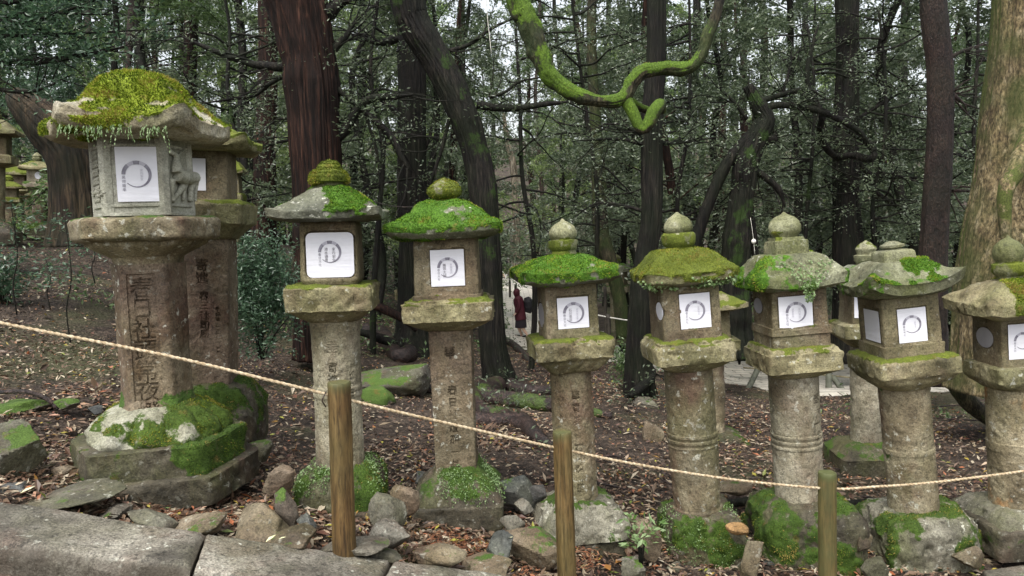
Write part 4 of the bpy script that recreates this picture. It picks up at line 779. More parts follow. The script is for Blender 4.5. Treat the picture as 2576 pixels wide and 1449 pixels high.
RK = [('pinkish rounded stone beside the dark block of the second lantern', 700, 1205, 84, 58, 3.75, m_rockt, .0), ('moss topped stone standing left of the nearest wooden post', 722, 1268, 62, 78, 3.45, m_rock, .55),
 ('broad tan boulder above the first kerb joint', 655, 1308, 118, 66, 3.25, m_rockt, .1), ('small grey cobble touching the moss topped stone', 768, 1302, 48, 38, 3.4, m_rockd, .0), ('flat pale stone on the kerb left of the nearest post', 735, 1345, 130, 46, 3.15, m_rockt, .05),
 ('long flat slate stone at the foot of the nearest post', 885, 1368, 150, 26, 3.2, m_rock, .0), ('leaning grey wedge stone right of the nearest post', 975, 1275, 70, 90, 3.55, m_rock, .1), ('grey slab stone sunk under the leaning wedge', 985, 1340, 80, 70, 3.35, m_rock, .0),
 ('flat grey kerb side stone left of the kerb gap', 945, 1385, 110, 34, 3.2, m_rock, .0), ('brown stone leaning left of the third plinth', 1022, 1240, 56, 66, 3.8, m_rockt, .1), ('big dark blue boulder right of the third lantern base', 1276, 1228, 96, 74, 4.45, m_rockd, .0),
 ('dark cobble right of the big dark blue boulder', 1346, 1232, 54, 46, 4.5, m_rockd, .0), ('pale pebble below the dark cobble', 1322, 1272, 42, 34, 4.1, m_rock, .0), ('squat brown stone right of the third plinth', 1290, 1312, 52, 38, 3.9, m_rock, .0),
 ('large ragged tan boulder left of the middle post', 1345, 1362, 126, 112, 3.75, m_rockt, .05), ('blue grey boulder with mossy crown in front of the ragged tan one', 1254, 1378, 78, 78, 3.6, m_rockd, .35), ('long ochre stone below the third plinth', 1095, 1388, 120, 38, 3.35, m_rockt, .0),
 ('flat buff stone at the lower edge, third from the kerb gap', 1225, 1420, 130, 30, 3.4, m_rockt, .0), ('round brown boulder between the fourth and fifth lanterns', 1625, 1345, 74, 82, 4.15, m_rockt, .05), ('greenish boulder at the lower edge right of the middle post', 1590, 1425, 74, 66, 3.9, m_rock, .5),
 ('smooth orange cobble between the two mossy bases', 1855, 1325, 52, 28, 4.2, m_rocko, -.3), ('tall narrow tan stone between the two mossy bases', 1888, 1388, 52, 108, 4.1, m_rockt, .0), ('small ochre stone behind the round brown boulder', 1585, 1302, 34, 24, 4.5, m_rockt, -.1),
 ('rounded grey boulder far back beside the dark leaning trunk', 1622, 1016, 70, 40, 8.6, m_rock, .15), ('tan boulder tucked behind the ringed shaft', 1650, 1085, 46, 66, 6.9, m_rockt, .1), ('long flat stone lying right of the ringed shaft', 1832, 1222, 80, 26, 5.3, m_rockt, .0),
 ('light tan block left of the last boulder base', 2168, 1352, 66, 62, 4.35, m_rockt, .1), ('speckled grey stone below the light tan block', 2205, 1420, 54, 76, 4.15, m_rock, .1), ('tan stone between the last two bases', 2440, 1392, 60, 60, 4.3, m_rockt, .1), ('small grey stone behind the last plinth', 2402, 1336, 40, 30, 4.5, m_rock, .0),
 ('dark hewn block with mossy top cut by the left edge', 22, 1120, 150, 160, 3.6, m_rock, .55), ('brown stone left of the hexagonal plinth', 165, 1180, 56, 36, 3.75, m_rockt, -.1), ('small dark stone on the leaves behind the hexagonal base', 240, 1027, 32, 26, 4.9, m_rockd, -.2),
 ('knobbly stone on the kerb below the hexagonal plinth', 288, 1284, 70, 44, 3.25, m_rock, .1), ('flat brown stone right of the knobbly kerb stone', 372, 1296, 120, 36, 3.22, m_rock, .0), ('ragged brown stone at the first kerb joint', 500, 1312, 116, 44, 3.2, m_rockt, .0),
 ('thin dark slate slab left of the wide footing', 175, 1240, 200, 26, 3.3, m_rock, .0), ('dark stone at the left edge above the kerb', 20, 1234, 90, 44, 3.35, m_rockd, .0), ('grey stone beside the mossy base of the second hexagonal neighbour', 650, 1130, 60, 60, 4.6, m_rock, .4),
 ('smooth blue green mossy boulder behind the nearest shaft', 985, 958, 210, 90, 8.4, m_rock, .45), ('bright moss mound in front of the blue green boulder', 948, 998, 100, 64, 7.6, m_rock, 1.2), ('pale cobble on the leaves left of the nearest shaft', 648, 1000, 34, 26, 6.8, m_rockt, 0.),
 ('mossy flat log like stone at the left edge', 50, 1018, 190, 46, 4.9, m_rock, .9), ('small green cobble right of the mossy flat stone', 165, 1015, 50, 22, 4.8, m_rock, .9), ('grey pebble near the foot of the third shaft', 1060, 1195, 30, 44, 4.6, m_rockd, 0.)]
for i, (lb, x, y, w_, h_, Y, mt, ms) in enumerate(RK):
    rock(lb, x, y, w_, h_, Y, mt, 100+i, mossy=ms+.05, ang=random.uniform(-14, 14), angular=(.55 if 'blue green mossy' in lb or 'moss mound' in lb else .97) if mt is not m_rocko else .3)
rs = np.random.RandomState(5)
LB = ['small rounded stone half sunk in the leaf litter near the kerb', ]
for i in range(46):
    px = rs.uniform(560, 2500); g = P(px, 1250+.09*(px-560)+rs.uniform(-40, 90), 3.9); Y = 3.4+(px-560)/1900*.75+rs.uniform(-.1, .6); p = P(px, 1300, Y); z = float(ground(p.x, p.y)); xy = proj((p.x, p.y, z+.01))
    o = rock('small rounded stone half sunk in the leaf litter near the kerb', xy[0], xy[1], rs.uniform(14, 34), rs.uniform(10, 22), Y, [m_rock, m_rockt, m_rockd][i % 3], 300+i, group='small loose stones near the kerb', mossy=rs.uniform(-.2, .4))
# leaf litter
n = 190000; Y = 2.9*np.exp(rs.uniform(0, 1, n)**.9*math.log(9)); X = rs.uniform(-1, 1, n)*(Y*.78+.3); Z = ground(X, Y)
cl = fbm(np.stack([X, Y, 0*X], -1), 1.1, 3, 44); keep = rs.uniform(-.7, .5, n) < cl; keep &= (np.min(np.hypot(X[:, None]-pc[None, ::6, 0], Y[:, None]-pc[None, ::6, 1]), 1) > 2.9)|(rs.uniform(0, 1, n) < .12); X, Y, Z = X[keep], Y[keep], Z[keep]; n = len(X)
k = M('litter_leaves', .5, .45); k.co = k.co; r = k.attr('rnd'); rp = k.ramp(r, [(0., (.035, .022, .014)), (.22, (.085, .05, .03)), (.42, (.15, .10, .062)), (.58, (.10, .042, .026)), (.70, (.24, .185, .12)), (.86, (.40, .345, .25)), (.95, (.32, .10, .04)), (.985, (.32, .30, .05)), (1., (.08, .14, .03))]); k.color(rp); m_litter = k.m
C = np.stack([X, Y, Z+.012+rs.uniform(0, .02, n)], -1); D = rs.normal(0, 1, (n, 3)); D[:, 2] *= .28
szl = np.exp(rs.normal(0, .35, n)); solo('leaf_litter', leaf_mesh('leaf_litter', C, D, .040*szl, .015*szl, 3, nj=.35), m_litter, 'layer of fallen brown and tan leaves covering the slope', 'leaf litter', kind='stuff')
# orange needles drifted between the front stones
n = 9000; px = rs.uniform(60, 1500, n); Y = 3.25+(px/1500)*.35+rs.uniform(0, .75, n); X = (px-CX)/F*Y; Z = ground(X, Y); kp = fbm(np.stack([X, Y, 0*X], -1), 3.2, 2, 9) > -.02; X, Y, Z = X[kp], Y[kp], Z[kp]; n = len(X)
k = M('needle_litter', .7, .3); k.color(k.ramp(k.attr('rnd'), [(0, (.09, .035, .018)), (.5, (.22, .085, .04)), (.9, (.34, .17, .09)), (1, (.3, .25, .12))]))
D = rs.normal(0, 1, (n, 3)); D[:, 2] *= .3
solo('needle_litter', leaf_mesh('needle_litter', np.stack([X, Y, Z+.02+rs.uniform(0, .015, n)], -1), D, .036, .007, 4), k.m, 'drift of orange brown dead needles between the front stones', 'needle litter', kind='stuff')
k = M('fallen_leaf', .45, .5); k.color(k.ramp(k.noise(30, 3), [(.3, (.55, .55, .30)), (.7, (.75, .72, .5))])); m_fl = k.m
for i, (x, y, Y, L_, an, lb) in enumerate([(50, 1247, 3.12, .06, 60, 'pale yellow fallen leaf standing on the kerb at the lower left'), (668, 1370, 2.95, .06, 60, 'pale yellow fallen leaf on the middle kerb slab'), (700, 1362, 3.0, .035, 10, 'small green fallen leaf beside the pale one on the kerb'), (1268, 1362, 3.6, .05, 15, 'whitish green fallen leaf among the front stones')]):
    me = leaf_mesh('fallen_leaf', [(0, 0, 0)], [(math.cos(R(an)), math.sin(R(an)), .25)], L_, L_*.4, 5+i, nj=.1); solo('fallen_leaf', me, m_fl, lb, 'leaf', P(x, y, Y)+Vector((0, 0, .01)))
# ================================================================ posts and rope
k = M('post_wood', .6, .35); co = k.sc((1, 1, .1)); n1 = k.noise(24, 6, .6, co=co); c = k.ramp(n1, [(.3, (.045, .024, .009)), (.5, (.11, .064, .022)), (.7, (.19, .125, .05))])
c = k.mix(k.ramp(k.noise(3, 4, co=k.sc((1, 1, .5))), [(.4, 0.), (.65, .75)]), c, (.07, .062, .022)); c = k.mix(.8, c, k.ramp(k.noise(90, 4, .7, co=co), [(.38, .4), (.5, 1.), (.65, 1.4)]), 'MULTIPLY'); c = k.mix(k.math('MULTIPLY', k.attr('moss'), k.ramp(k.noise(12, 4), [(.3, .6), (.6, 1.)])), c, (.085, .095, .035)); k.color(c); k.bump(n1, .9, .008); m_post = k.m
def post(label, top, bot, wpx, Y, seed, tone=0):
    B = P(bot[0], bot[1], Y); T = P(top[0], top[1], Y); rr = wpx*Y/F/2
    t = thing('wooden_post', label, 'post', B, 'wooden posts carrying the rope'); d = T-B; q = Vector((0, 0, 1)).rotation_difference(d.normalized()); t.rotation_euler = q.to_euler(); H = d.length
    me = loft([(H+.0, rr*.6, 0, 0), (H, rr*.93, 0, 0), (H-.006, rr, 0, 0), (.0, rr*1.03, 0, 0), (-.35, rr*1.03, 0, 0)], N=144, ds=.015, seed=seed, rough=.0022, chip=.0, cap=True)
    co = np.zeros(len(me.vertices)*3, np.float32); me.vertices.foreach_get('co', co); co = co.reshape(-1, 3)
    th = np.arctan2(co[:, 0], -co[:, 1])
    for c0, dp_, ph in ((-.9, .03, 1.), (.75, .04, 2.3), (.2, .025, 4.)): cr = np.exp(-((th-c0-.05*np.sin(co[:, 2]*7+ph))/.04)**2)*sstep(-.3, .4, np.sin(co[:, 2]*3.1+ph*seed)); co[:, :2] *= (1-dp_*cr*(co[:, 2] < H-.001))[:, None]
    co[:, 2] += (co[:, 2] > H-.01)*.004*fbm(co*np.array([1, 1, 0])+seed, 30, 3, seed); me.vertices.foreach_set('co', co.ravel())
    if seed == 32:   # drying crack
        th = np.arctan2(co[:, 0], -co[:, 1]); cr = np.exp(-((th+.25+.04*np.sin(co[:, 2]*9))/.05)**2); co[:, :2] *= (1-.12*cr*(co[:, 2] < H-.001))[:, None]; me.vertices.foreach_set('co', co.ravel())
    me.attributes['moss'].data.foreach_set('value', np.clip((co[:, 2]-H+.05)/.05, 0, 1).astype(np.float32)*.8+np.float32(tone)); part('shaft', me, m_post, t); me.update()
    return t, B, d.normalized()
p1, B1, _ = post('nearest wooden rope post with an orange brown shaft and a metal hook', (853, 960), (866, 1362), 58, 3.12, 31)
p2, B2, _ = post('cracked wooden rope post in the middle of the picture', (1414, 1085), (1427, 1470), 48, 3.45, 32, .1)
p3, B3, _ = post('dark smooth wooden rope post at the right', (2081, 1187), (2082, 1500), 45, 3.75, 33, .6)
m_iron = plain('iron_rust', (.02, .018, .015), (.06, .04, .03), 30, .5)
hk = [P(820, 985, 3.11), P(818, 990, 3.08), P(811, 1008, 3.07), P(820, 1024, 3.09)]; V, Fq = tube([(q-B1, .0028) for q in hk], 6, .006, 1, 0)
me = mesh_np('hook', V, Fq); o = part('hook', me, m_iron, None); o.parent = p1; o.matrix_parent_inverse = Matrix.Rotation(0, 4, 'X'); o.matrix_basis = (p1.rotation_euler.to_matrix().inverted()).to_4x4()
k = M('rope_fibre', .8, .2); k.color(k.ramp(k.noise(60, 4, .7), [(.3, (.22, .15, .08)), (.5, (.42, .33, .21)), (.7, (.65, .57, .42))])); k.bump(k.noise(200, 2), .5, .002); m_rope = k.m
rn = [(-350, 737, 2.75), (0, 812, 2.84), (420, 895, 2.96), (700, 962, 3.05), (853, 1000, 3.12), (1000, 1036, 3.2), (1200, 1082, 3.33), (1414, 1130, 3.45), (1600, 1168, 3.53), (1840, 1206, 3.64), (2080, 1229, 3.75), (2200, 1225, 3.8), (2400, 1208, 3.88), (2800, 1155, 4.05)]
rp = catm(np.array([list(P(*q)) for q in rn]), 40); ds_ = np.linalg.norm(np.diff(rp, axis=0), axis=1); s = np.concatenate([[0], np.cumsum(ds_)]); ns_ = np.arange(0, s[-1], .0045)
rp = np.stack([np.interp(ns_, s, rp[:, i]) for i in range(3)], -1); T = np.gradient(rp, axis=0); T /= np.linalg.norm(T, axis=1)[:, None]; A = np.cross(T, [0, 0, 1]); A /= np.linalg.norm(A, axis=1)[:, None]; B = np.cross(T, A)
th = np.linspace(0, 2*math.pi, 12, endpoint=False); rr = .0062*(1+.24*np.cos(3*(th[None]-ns_[:, None]*2*math.pi/.075))); V = rp[:, None]+(np.cos(th)[None, :, None]*A[:, None]+np.sin(th)[None, :, None]*B[:, None])*rr[..., None]
ii = np.arange(len(ns_)*12).reshape(-1, 12); jj = np.roll(ii, -1, 1); solo('rope', mesh_np('rope', V.reshape(-1, 3), np.stack([ii[:-1], jj[:-1], jj[1:], ii[1:]], -1).reshape(-1, 4)), m_rope, 'twisted pale rope strung from post to post in front of the lanterns', 'rope')
# ================================================================ traced trees
def trunk_nodes(lst, base=None, above=2.5, Y=None):
    """(px, py, r_px[, Y]) top to bottom -> world nodes; extended upward out of view"""
    o = []
    for q in lst:
        yy = q[3] if len(q) > 3 else Y; o.append((P(q[0], q[1], yy), q[2]*yy/F))
    if above:
        d = (o[0][0]-o[1][0]).normalized(); d = (d+Vector((0, 0, 1))*.5).normalized(); o.insert(0, (o[0][0]+d*above, o[0][1]*.85)); o.insert(0, (o[0][0]+(d+Vector((.1, 0, .2))).normalized()*above, o[0][1]*.75))
    return o
def mosstube(me, fn, seed=0):
    m = len(me.vertices); co = np.zeros(m*3, np.float32); me.vertices.foreach_get('co', co); co = co.reshape(-1, 3); attr(me, 'moss', np.clip(fn(co, vnormals(me), fbm(co, 5, 4, seed)), 0, 1))
def traced_tree(label, bark_m, lst, Y, ns=64, step=.05, ridge=.10, amp=.08, branches=(), seed=0, above=2.5, moss=None, flare=0, name='tree', sprays=0, lm=None, cat='tree', group=None, nr=9, spl=.055):
    nd = trunk_nodes(lst, Y=Y, above=above); base = nd[-1][0].copy(); t = thing(name, label, cat, base, group)
    V, Fq = tube([(p-base, r) for p, r in nd], ns, step, seed, amp, ridge, nr, flare=flare); me = mesh_np('trunk', V, Fq); mosstube(me, moss or (lambda v, n, f: f-.35), seed); part('trunk', me, bark_m, t)
    C, D = [], []
    for bi, br in enumerate(branches):
        nm = 'branch' if not isinstance(br, dict) else br['name']; bl = br if not isinstance(br, dict) else br['pts']; mt = bark_m if not isinstance(br, dict) else br.get('m', bark_m)
        if nm == 'branch': bl = bl[:-1]+[(bl[-1][0], bl[-1][1], bl[-1][2]*.3)+tuple(bl[-1][3:])]; mt = b_dark if mt is b_red else mt
        bn = trunk_nodes(bl, Y=Y, above=0) if nm != 'root' else [(g_+Vector((0, 0, q[2]*g_.y/F*1.0)), q[2]*g_.y/F*1.6) for q in bl for g_ in [G(q[0], q[1])]]; lst_ = [tube([(p-base, r) for p, r in bn], 14, .04, seed+bi, .12)]
        if nm == 'branch':
            for _ in range(7):
                i_ = random.randrange(len(bn)-1); f_ = random.random(); p_ = bn[i_][0].lerp(bn[i_+1][0], f_)-base; r_ = max(.003, min(.012, bn[i_][1]*.35)); d_ = ((bn[i_+1][0]-bn[i_][0]).normalized()+Vector((random.uniform(-.8, .8), random.uniform(-.5, .5), random.uniform(-.9, .9)))).normalized(); tw = [(p_.copy(), r_)]
                for s_ in range(5): p_ = p_+d_*random.uniform(.1, .24); d_ = (d_+Vector((random.uniform(-.4, .4), random.uniform(-.3, .3), random.uniform(-.45, .35)))).normalized(); tw.append((p_.copy(), r_*(1-.17*(s_+1))))
                lst_.append(tube(tw, 6, .05, _, .1))
        V, Fq = join_np(lst_); me = mesh_np(nm, V, Fq); mosstube(me, (br.get('moss') if isinstance(br, dict) and br.get('moss') else (lambda v, n, f: f-.4)), seed); part(nm, me, mt, t)
        if sprays:
            pts = [p-base for p, r in bn]
            for _ in range(sprays):
                i = random.randrange(len(pts)-1); p = pts[i].lerp(pts[i+1], random.random()); C.append(p); D.append((random.uniform(-1, 1), random.uniform(-1, .6), random.uniform(-.6, .8)))
    if C:
        c2, d2 = twigs(C, D, 26, .42, seed); part('foliage', leaf_mesh('foliage', c2, d2, spl, spl*.38, seed), lm or l_dark, t)
    return t
dkb = b_dark
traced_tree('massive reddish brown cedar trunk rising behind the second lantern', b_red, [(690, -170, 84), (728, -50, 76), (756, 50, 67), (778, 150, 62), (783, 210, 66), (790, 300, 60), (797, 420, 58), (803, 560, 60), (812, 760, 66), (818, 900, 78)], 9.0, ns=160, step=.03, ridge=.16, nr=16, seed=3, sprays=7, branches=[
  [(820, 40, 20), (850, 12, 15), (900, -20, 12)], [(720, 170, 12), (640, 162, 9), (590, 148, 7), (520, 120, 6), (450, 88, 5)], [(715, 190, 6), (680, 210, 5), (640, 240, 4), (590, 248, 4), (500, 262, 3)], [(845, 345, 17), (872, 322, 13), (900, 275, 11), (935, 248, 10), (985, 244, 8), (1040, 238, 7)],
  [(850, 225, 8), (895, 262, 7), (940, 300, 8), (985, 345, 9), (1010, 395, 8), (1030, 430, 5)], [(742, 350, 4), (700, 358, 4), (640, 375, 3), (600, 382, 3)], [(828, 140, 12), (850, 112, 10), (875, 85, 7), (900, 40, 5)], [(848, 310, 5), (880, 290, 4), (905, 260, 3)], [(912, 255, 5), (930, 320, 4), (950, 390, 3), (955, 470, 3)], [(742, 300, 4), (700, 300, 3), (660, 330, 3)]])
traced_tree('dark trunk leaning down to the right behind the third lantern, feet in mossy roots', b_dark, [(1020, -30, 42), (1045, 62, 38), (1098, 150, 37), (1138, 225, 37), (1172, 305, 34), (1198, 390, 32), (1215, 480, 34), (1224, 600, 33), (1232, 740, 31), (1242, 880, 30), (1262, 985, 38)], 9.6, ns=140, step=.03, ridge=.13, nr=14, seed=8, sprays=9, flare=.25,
  moss=lambda v, n, f: f*1.1+.12*(v[:, 2] > 2), branches=[
  [(1200, 262, 12), (1250, 272, 9), (1300, 272, 8), (1370, 262, 7), (1440, 255, 5)], [(1120, 130, 6), (1180, 112, 5), (1240, 70, 4), (1330, 30, 3)], [(1130, 300, 5), (1110, 380, 5), (1090, 440, 4), (1075, 500, 4)], [(1230, 245, 5), (1270, 232, 4), (1310, 205, 3), (1390, 190, 3)], [(1000, 95, 12), (975, 105, 10), (950, 108, 7), (925, 104, 5)],
  dict(name='root', m=b_root, pts=[(1262, 975, 14), (1320, 990, 10, 9.3), (1400, 992, 8, 9), (1470, 1000, 6, 8.9)], moss=lambda v, n, f: f-.2), dict(name='root', m=b_root, pts=[(1250, 985, 16), (1215, 1008, 16, 8.8), (1260, 1018, 15, 8.5), (1340, 1026, 14, 8.3), (1450, 1040, 10, 8.2), (1540, 1052, 6, 8.1)], moss=lambda v, n, f: f+.45),
  dict(name='root', m=b_root, pts=[(1235, 985, 14), (1195, 1005, 14, 8.8), (1212, 1045, 12, 8.0), (1262, 1058, 13, 7.6), (1325, 1088, 10, 7.1), (1362, 1118, 7, 6.8)], moss=lambda v, n, f: f+.2), dict(name='root', m=b_root, pts=[(1240, 990, 12), (1180, 1000, 10, 9), (1110, 990, 9, 8.8), (1060, 985, 8, 8.6)], moss=lambda v, n, f: f),
  dict(name='root', m=b_root, pts=[(1190, 1064, 12, 7.6), (1240, 1072, 13, 7.4), (1312, 1076, 15, 7.2), (1345, 1105, 12, 6.9), (1390, 1128, 6, 6.6)], moss=lambda v, n, f: f-.1), dict(name='root', m=b_root, pts=[(1270, 860, 6), (1300, 880, 6), (1322, 905, 5), (1345, 935, 3)])])
traced_tree('straight dark trunk behind the leaning one, hidden below by the third lantern', b_dark, [(1036, -20, 34), (1036, 150, 33), (1036, 300, 33), (1037, 480, 35), (1042, 700, 36), (1045, 830, 40), (1048, 905, 62)], 11.6, ns=120, ridge=.14, nr=14, seed=13, sprays=4, flare=.5, branches=[[(1006, 290, 8), (975, 262, 6), (940, 240, 5), (905, 236, 4)], [(1060, 400, 5), (1085, 330, 4), (1100, 250, 3)], dict(name='root', m=b_root, pts=[(1030, 905, 16), (1000, 905, 12), (960, 855, 14, 11.8), (915, 842, 12, 12)], moss=lambda v, n, f: f-.2)])
mossy = lambda v, n, f: .72+f*1.6+n[:, 2]*.8
tm = traced_tree('bright mossy snake like limb looping down from above and curling at its end', b_moss, [(1292, -40, 27), (1318, 35, 28), (1342, 95, 25), (1368, 165, 25), (1400, 208, 21), (1440, 234, 19), (1480, 248, 16), (1520, 254, 15), (1560, 250, 17), (1578, 234, 17), (1592, 205, 16), (1618, 180, 17), (1662, 172, 17), (1708, 174, 18), (1742, 164, 15), (1766, 132, 15), (1778, 92, 15), (1798, 45, 14), (1812, -10, 13), (1825, -60, 12)], 5.6, ns=64, step=.015, ridge=.10, amp=.30, above=2.0, name='mossy_limb', cat='tree limb', seed=21, moss=mossy, branches=[
  dict(name='side_limb', pts=[(1572, 245, 16), (1588, 275, 15), (1600, 300, 14), (1610, 322, 12), (1622, 324, 14), (1634, 306, 17), (1644, 285, 18), (1656, 268, 17), (1662, 264, 14, 5.7), (1667, 280, 9, 5.8)], moss=mossy), dict(name='side_limb', pts=[(1588, 252, 8, 5.7), (1606, 268, 10, 5.75), (1624, 276, 10, 5.8), (1640, 280, 8, 5.8)], moss=mossy)])
for ch in tm.children:
    if ch.name.startswith('trunk'): ch.name = 'main_limb'; ml = ch
b_ = blades(ml.data, 14000, .010, .004, .6, 31, .2)
if b_: part('moss', b_, m_mossb['G'], ml)
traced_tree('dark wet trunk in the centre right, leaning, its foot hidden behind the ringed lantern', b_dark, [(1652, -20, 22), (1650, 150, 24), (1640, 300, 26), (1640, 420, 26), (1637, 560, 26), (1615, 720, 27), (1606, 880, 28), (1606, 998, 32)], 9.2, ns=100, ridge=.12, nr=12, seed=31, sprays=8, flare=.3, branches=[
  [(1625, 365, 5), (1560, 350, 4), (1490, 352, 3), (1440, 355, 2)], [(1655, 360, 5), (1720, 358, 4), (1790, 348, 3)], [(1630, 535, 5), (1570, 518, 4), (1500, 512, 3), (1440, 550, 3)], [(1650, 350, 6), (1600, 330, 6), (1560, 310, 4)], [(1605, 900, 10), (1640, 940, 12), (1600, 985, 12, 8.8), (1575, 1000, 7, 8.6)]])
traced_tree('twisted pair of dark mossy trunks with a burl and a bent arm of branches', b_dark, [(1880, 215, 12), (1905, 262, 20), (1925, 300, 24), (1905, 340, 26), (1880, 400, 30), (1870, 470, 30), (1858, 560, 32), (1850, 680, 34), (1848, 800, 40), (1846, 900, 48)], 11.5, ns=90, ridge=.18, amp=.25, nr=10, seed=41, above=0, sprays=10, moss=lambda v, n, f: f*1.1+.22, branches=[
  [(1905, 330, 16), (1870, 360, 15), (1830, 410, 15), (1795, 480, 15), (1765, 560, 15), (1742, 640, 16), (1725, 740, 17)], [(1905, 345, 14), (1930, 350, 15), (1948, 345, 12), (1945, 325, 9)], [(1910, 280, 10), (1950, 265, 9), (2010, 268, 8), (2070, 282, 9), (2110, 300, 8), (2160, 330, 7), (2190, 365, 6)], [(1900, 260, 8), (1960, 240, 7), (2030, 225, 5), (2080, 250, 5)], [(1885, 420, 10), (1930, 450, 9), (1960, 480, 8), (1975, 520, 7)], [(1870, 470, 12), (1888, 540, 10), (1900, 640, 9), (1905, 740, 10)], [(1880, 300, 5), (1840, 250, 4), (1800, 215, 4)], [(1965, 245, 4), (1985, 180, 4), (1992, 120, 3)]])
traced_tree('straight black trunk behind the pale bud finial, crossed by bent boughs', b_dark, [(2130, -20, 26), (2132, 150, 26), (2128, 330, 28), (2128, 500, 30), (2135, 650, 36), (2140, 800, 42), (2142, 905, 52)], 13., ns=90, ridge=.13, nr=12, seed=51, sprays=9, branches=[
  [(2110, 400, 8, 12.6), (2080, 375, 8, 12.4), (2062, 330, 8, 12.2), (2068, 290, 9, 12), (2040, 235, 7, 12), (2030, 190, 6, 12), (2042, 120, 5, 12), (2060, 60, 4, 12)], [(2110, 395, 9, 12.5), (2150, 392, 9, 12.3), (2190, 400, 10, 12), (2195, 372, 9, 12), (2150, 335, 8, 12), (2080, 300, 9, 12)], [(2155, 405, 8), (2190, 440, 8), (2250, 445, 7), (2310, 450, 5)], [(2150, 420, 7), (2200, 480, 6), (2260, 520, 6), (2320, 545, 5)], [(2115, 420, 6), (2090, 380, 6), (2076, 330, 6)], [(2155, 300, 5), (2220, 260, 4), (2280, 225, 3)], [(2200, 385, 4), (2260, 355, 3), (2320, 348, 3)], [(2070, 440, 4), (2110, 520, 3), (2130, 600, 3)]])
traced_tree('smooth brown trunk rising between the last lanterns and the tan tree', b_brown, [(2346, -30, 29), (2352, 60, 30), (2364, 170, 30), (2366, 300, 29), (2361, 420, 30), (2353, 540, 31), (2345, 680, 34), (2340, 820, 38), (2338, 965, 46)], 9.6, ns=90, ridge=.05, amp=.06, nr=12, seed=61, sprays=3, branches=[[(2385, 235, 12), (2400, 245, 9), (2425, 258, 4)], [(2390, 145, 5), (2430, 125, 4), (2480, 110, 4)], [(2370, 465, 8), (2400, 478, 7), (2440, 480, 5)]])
traced_tree('huge tan scaly trunk with a mossy left flank at the right edge', b_tan, [(2630, -40, 108), (2622, 130, 112), (2606, 300, 118), (2592, 480, 126), (2578, 610, 138), (2562, 760, 143), (2556, 900, 147), (2550, 985, 160)], 7.4, ns=200, step=.03, ridge=.05, amp=.06, nr=20, seed=71, moss=lambda v, n, f: sstep(.80, 1., -n[:, 0]*.86+n[:, 1]*.5)*.9+f*.7-.2, branches=[
  dict(name='side_stem', pts=[(2600, 330, 26, 6.9), (2560, 420, 24, 6.75), (2530, 480, 18, 6.7), (2528, 560, 14, 6.7), (2536, 640, 10, 6.7)], moss=lambda v, n, f: f+.5)])
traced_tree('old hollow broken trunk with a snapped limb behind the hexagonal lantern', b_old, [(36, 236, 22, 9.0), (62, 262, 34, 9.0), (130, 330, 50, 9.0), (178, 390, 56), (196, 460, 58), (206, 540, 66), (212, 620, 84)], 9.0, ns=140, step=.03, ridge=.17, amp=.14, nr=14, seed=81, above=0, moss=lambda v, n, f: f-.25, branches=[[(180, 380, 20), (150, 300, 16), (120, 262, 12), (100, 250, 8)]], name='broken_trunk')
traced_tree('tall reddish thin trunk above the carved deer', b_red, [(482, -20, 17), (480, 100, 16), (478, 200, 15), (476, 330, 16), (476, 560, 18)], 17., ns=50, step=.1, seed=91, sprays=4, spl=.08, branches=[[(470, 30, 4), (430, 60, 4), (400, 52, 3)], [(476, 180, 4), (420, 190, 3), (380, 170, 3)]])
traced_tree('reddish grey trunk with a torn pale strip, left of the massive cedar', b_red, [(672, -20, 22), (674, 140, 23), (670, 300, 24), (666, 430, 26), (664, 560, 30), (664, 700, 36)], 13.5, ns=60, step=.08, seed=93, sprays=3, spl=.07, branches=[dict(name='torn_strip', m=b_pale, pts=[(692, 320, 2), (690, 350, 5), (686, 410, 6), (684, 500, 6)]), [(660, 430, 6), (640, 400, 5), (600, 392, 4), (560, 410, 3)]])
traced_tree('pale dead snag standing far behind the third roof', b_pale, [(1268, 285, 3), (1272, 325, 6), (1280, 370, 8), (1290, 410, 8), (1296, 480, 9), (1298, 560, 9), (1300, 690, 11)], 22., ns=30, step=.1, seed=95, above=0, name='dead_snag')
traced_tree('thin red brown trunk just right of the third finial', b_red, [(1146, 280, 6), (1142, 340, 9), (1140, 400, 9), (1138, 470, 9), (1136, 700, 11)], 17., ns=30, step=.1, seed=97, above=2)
traced_tree('olive mossy trunk curving down to the right between the fourth and fifth lanterns', b_moss, [(1500, 330, 14), (1506, 420, 17), (1508, 500, 19), (1512, 580, 20), (1530, 650, 20), (1556, 740, 17), (1568, 850, 18)], 15., ns=50, step=.08, seed=99, above=2, moss=lambda v, n, f: f-.1, branches=[dict(name='torn_strip', m=b_pale, pts=[(1512, 385, 4), (1510, 420, 6), (1508, 460, 4)])])
